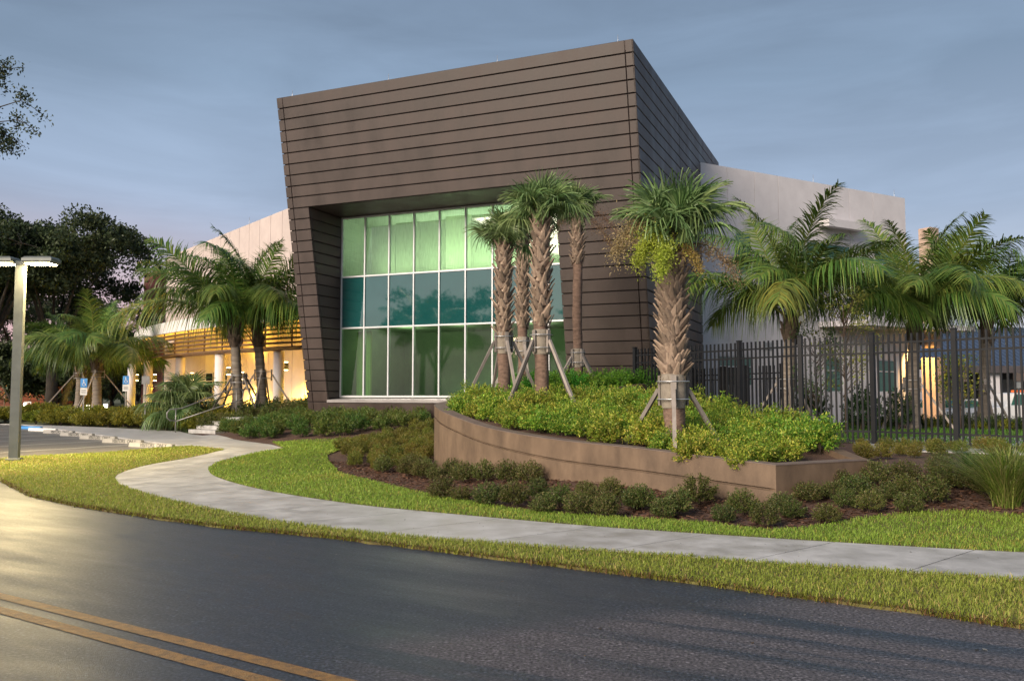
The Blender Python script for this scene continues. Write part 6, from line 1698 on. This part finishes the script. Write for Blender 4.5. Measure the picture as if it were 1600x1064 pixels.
# ================================================================== cars and the blue-roofed shed behind the fence
def car(loc, rz, label, kind='saloon', lightbar=False):
    t = thing('parked_car', loc, label, 'car', 'white cars parked behind the fence', rz=rz)
    hgt = 1.5 if kind == 'saloon' else 1.85; wd = .92; bh = .55 if kind == 'saloon' else .62; belt = .98 if kind == 'saloon' else 1.15
    prof = [(-2.25, .32), (-2.3, .6), (-2.2, belt - .08), (-1.55, belt), (1.0, belt), (2.1, belt - .16), (2.3, .62), (2.25, .32)]
    rings = []
    for y, k in ((-wd, .06), (-wd + .07, 0), (wd - .07, 0), (wd, .06)):
        rings.append([(x * (1 - k * .25), y, z if z < .5 else z - k * .6) for x, z in prof])
    MB().loft(rings).build('body', M_carp, t)
    cab = [(-1.75, belt - .01), (-1.3, hgt - .05), (-.9, hgt), (.1, hgt), (.35, hgt - .05), (1.05, belt - .01)] if kind == 'saloon' else [(-2.0, belt - .01), (-1.85, hgt - .05), (-1.5, hgt), (.25, hgt), (.5, hgt - .05), (1.1, belt - .01)]
    rings = [[(x, y * (1 if z < belt + .05 else .82), z) for x, z in cab] for y in (-wd + .08, wd - .08)]
    MB().loft(rings).build('cabin', M_carp, t)
    for sy in (-1, 1):
        for xa, xb in ((-1.45, -.5), (-.42, .62)):
            y0, y1 = (wd - .08) * sy, (wd - .08) * .86 * sy; A = [(xa, y0 * 1.005, belt + .03), (xb + .1, y0 * 1.005, belt + .03), (xb - .18, y1 * 1.03, hgt - .1), (xa + .12, y1 * 1.03, hgt - .1)]
            MB().hexa([(x, y - .012 * sy, z) for x, y, z in A], [(x, y + .012 * sy, z) for x, y, z in A]).build('window', M_green, t)
        for x in (-1.4, 1.42):
            wh = MB().tube([(x, sy * (wd - .16), .33), (x, sy * (wd + .01), .33)], .33, 18).build('wheel', M_rubber, t); MB().tube([(x, sy * (wd + .0), .33), (x, sy * (wd + .02), .33)], .2, 14).build('rim', M_galv, wh)
        MB().box((2.22, sy * .65, .70), (.12, .34, .14), ch=.03).build('headlight', M_frame, t); MB().box((-2.24, sy * .68, .78), (.1, .26, .2), ch=.02).build('tail_light', M_pink, t)
    A = [(1.02, -.72, belt + .03), (1.02, .72, belt + .03), (.42, .66, hgt - .08), (.42, -.66, hgt - .08)]
    MB().hexa([(x - .01, y, z - .01) for x, y, z in A], [(x + .015, y, z + .01) for x, y, z in A]).build('windscreen', M_green, t)
    if lightbar: MB().box((-.3, 0, hgt + .07), (.28, 1.0, .14), ch=.03).build('light_bar', M_orangel, t)
for px, d, rz, lab, kd, lb in ((1585, 47, .05, 'white utility vehicle with an amber light bar on its roof', 'van', True), (1506, 49, .15, 'white saloon car behind the palm by the service shed', 'saloon', False), (1441, 50, 0.1, 'white car half hidden by the lit tan pier', 'saloon', False)):
    p = at_y(px, 640, d); car((p[0], p[1], -.14), math.pi + rz, lab, kd, lb)
lotp = [(13, 39.5), (60, 39.5), (60, 62), (13, 62)]
sheet('rear_parking_lot', lotp, 0, M_lot, 4, zf=lambda x, y: -.145 if y > 40 else -.145, kind='structure')
shed = thing('service_shed', (38, 66, 0), 'dark open service shed with a blue ribbed metal roof', 'building')
xs0, xs1 = at_y(1436, 600, 64)[0], at_y(1760, 600, 64)[0]; ez, rz_ = at_y(1500, 572, 62)[2], at_y(1500, 512, 70)[2]
MB().box(((xs0 + xs1) / 2, 68, 1.8), (xs1 - xs0, .3, 3.9)).build('back_wall', M_dkwall, shed, world=True)
A = [np.array([xs0 - .6, 61.5, ez]), np.array([xs1, 61.5, ez]), np.array([xs1, 70, rz_]), np.array([xs0 - .6, 70, rz_])]
MB().hexa([p - [0, 0, .12] for p in A], A).build('roof', M_blueroof, shed, world=True)
for k in range(int((xs1 - xs0) / .42)):
    x = xs0 - .5 + .42 * k; MB().beam((x, 61.5, ez + .03), (x, 70, rz_ + .03), .06, .07).build('roof_rib', M_blueroof, shed, world=True)
MB().box(((xs0 + xs1) / 2, 61.5, ez - .25), (xs1 - xs0 + 1, .12, .5)).build('fascia', M_dkwall, shed, world=True)
for px in (1446, 1553, 1660):
    p = at_y(px, 600, 62); MB().box((p[0], 62.2, ez / 2 - .2), (.75, .6, ez - .1), ch=.02).build('pier', M_white, shed, world=True)
for k in range(3):
    x = xs0 + 3 + 6.2 * k; MB().box((x, 67.8, 1.4), (3.6, .12, 2.8)).build('roller_door', M_sill, shed, world=True)
for px, py0, py1, d, lab in ((1505, 642, 584, 36, 'small tan sign on a post near the service shed'), (1592, 645, 582, 34, 'pale double sign on a timber post by the utility vehicle')):
    p = at_y(px, 600, d); zt = at_y(px, py1, d)[2]; t = thing('yard_sign', (p[0], p[1], -.1), lab, 'sign'); hh = zt + .1
    MB().box((0, .03, hh / 2), (.07, .05, hh)).build('post', M_galv, t); MB().box((0, 0, hh - .18), (.42, .03, .32), ch=.004).build('board', M_tan, t)
    if px > 1550: MB().box((0, 0, hh - .5), (.3, .03, .24), ch=.004).build('board', M_wpaint, t)
# fallen leaves and grit on path and road
r = np.random.default_rng(5); n_ = 330
k_ = r.uniform(0, NS - 2, n_).astype(int); t_ = r.uniform(.02, .98, (n_, 1)); p_ = A1[k_] * t_ + B1[k_] * (1 - t_); z_ = Hs(p_[:, 0], p_[:, 1]) + .033
q_ = np.array(RE[4:-2])[r.integers(0, len(RE) - 6, 420)] + r.normal(0, 1, (420, 2)) * [1.2, .5] + np.array([-.15, -.55]); k2 = (q_[:, 1] < np.interp(q_[:, 0], [p[0] for p in RE], [p[1] for p in RE]) - .04); q_ = q_[k2]
P3 = np.concatenate([np.column_stack([p_, z_]), np.column_stack([q_, np.full(len(q_), .005)])]); m_ = len(P3)
a_ = r.uniform(0, 6.28, m_); l_ = r.uniform(.006, .022, m_) * np.where(r.uniform(0, 1, m_) < .08, 2.2, 1); dd = np.stack([np.cos(a_) * l_, np.sin(a_) * l_, r.uniform(0, .006, m_)], 1); ss = np.stack([-np.sin(a_), np.cos(a_), np.zeros(m_)], 1) * (l_ * .3)[:, None]
V, F_, C_ = cards(P3, dd, ss, np.array([[.12, .08, .045], [.05, .045, .04], [.20, .13, .06], [.3, .28, .25]])[r.integers(0, 4, m_)])
tag(np_obj('leaf_litter', V, F_, M_grass, C_), 'scattered fallen leaves and grit on path and road', 'leaf litter', kind='stuff')
print('objects', len(bpy.data.objects), 'tris', sum(len(m.loops) - 2 * len(m.polygons) for m in bpy.data.meshes))
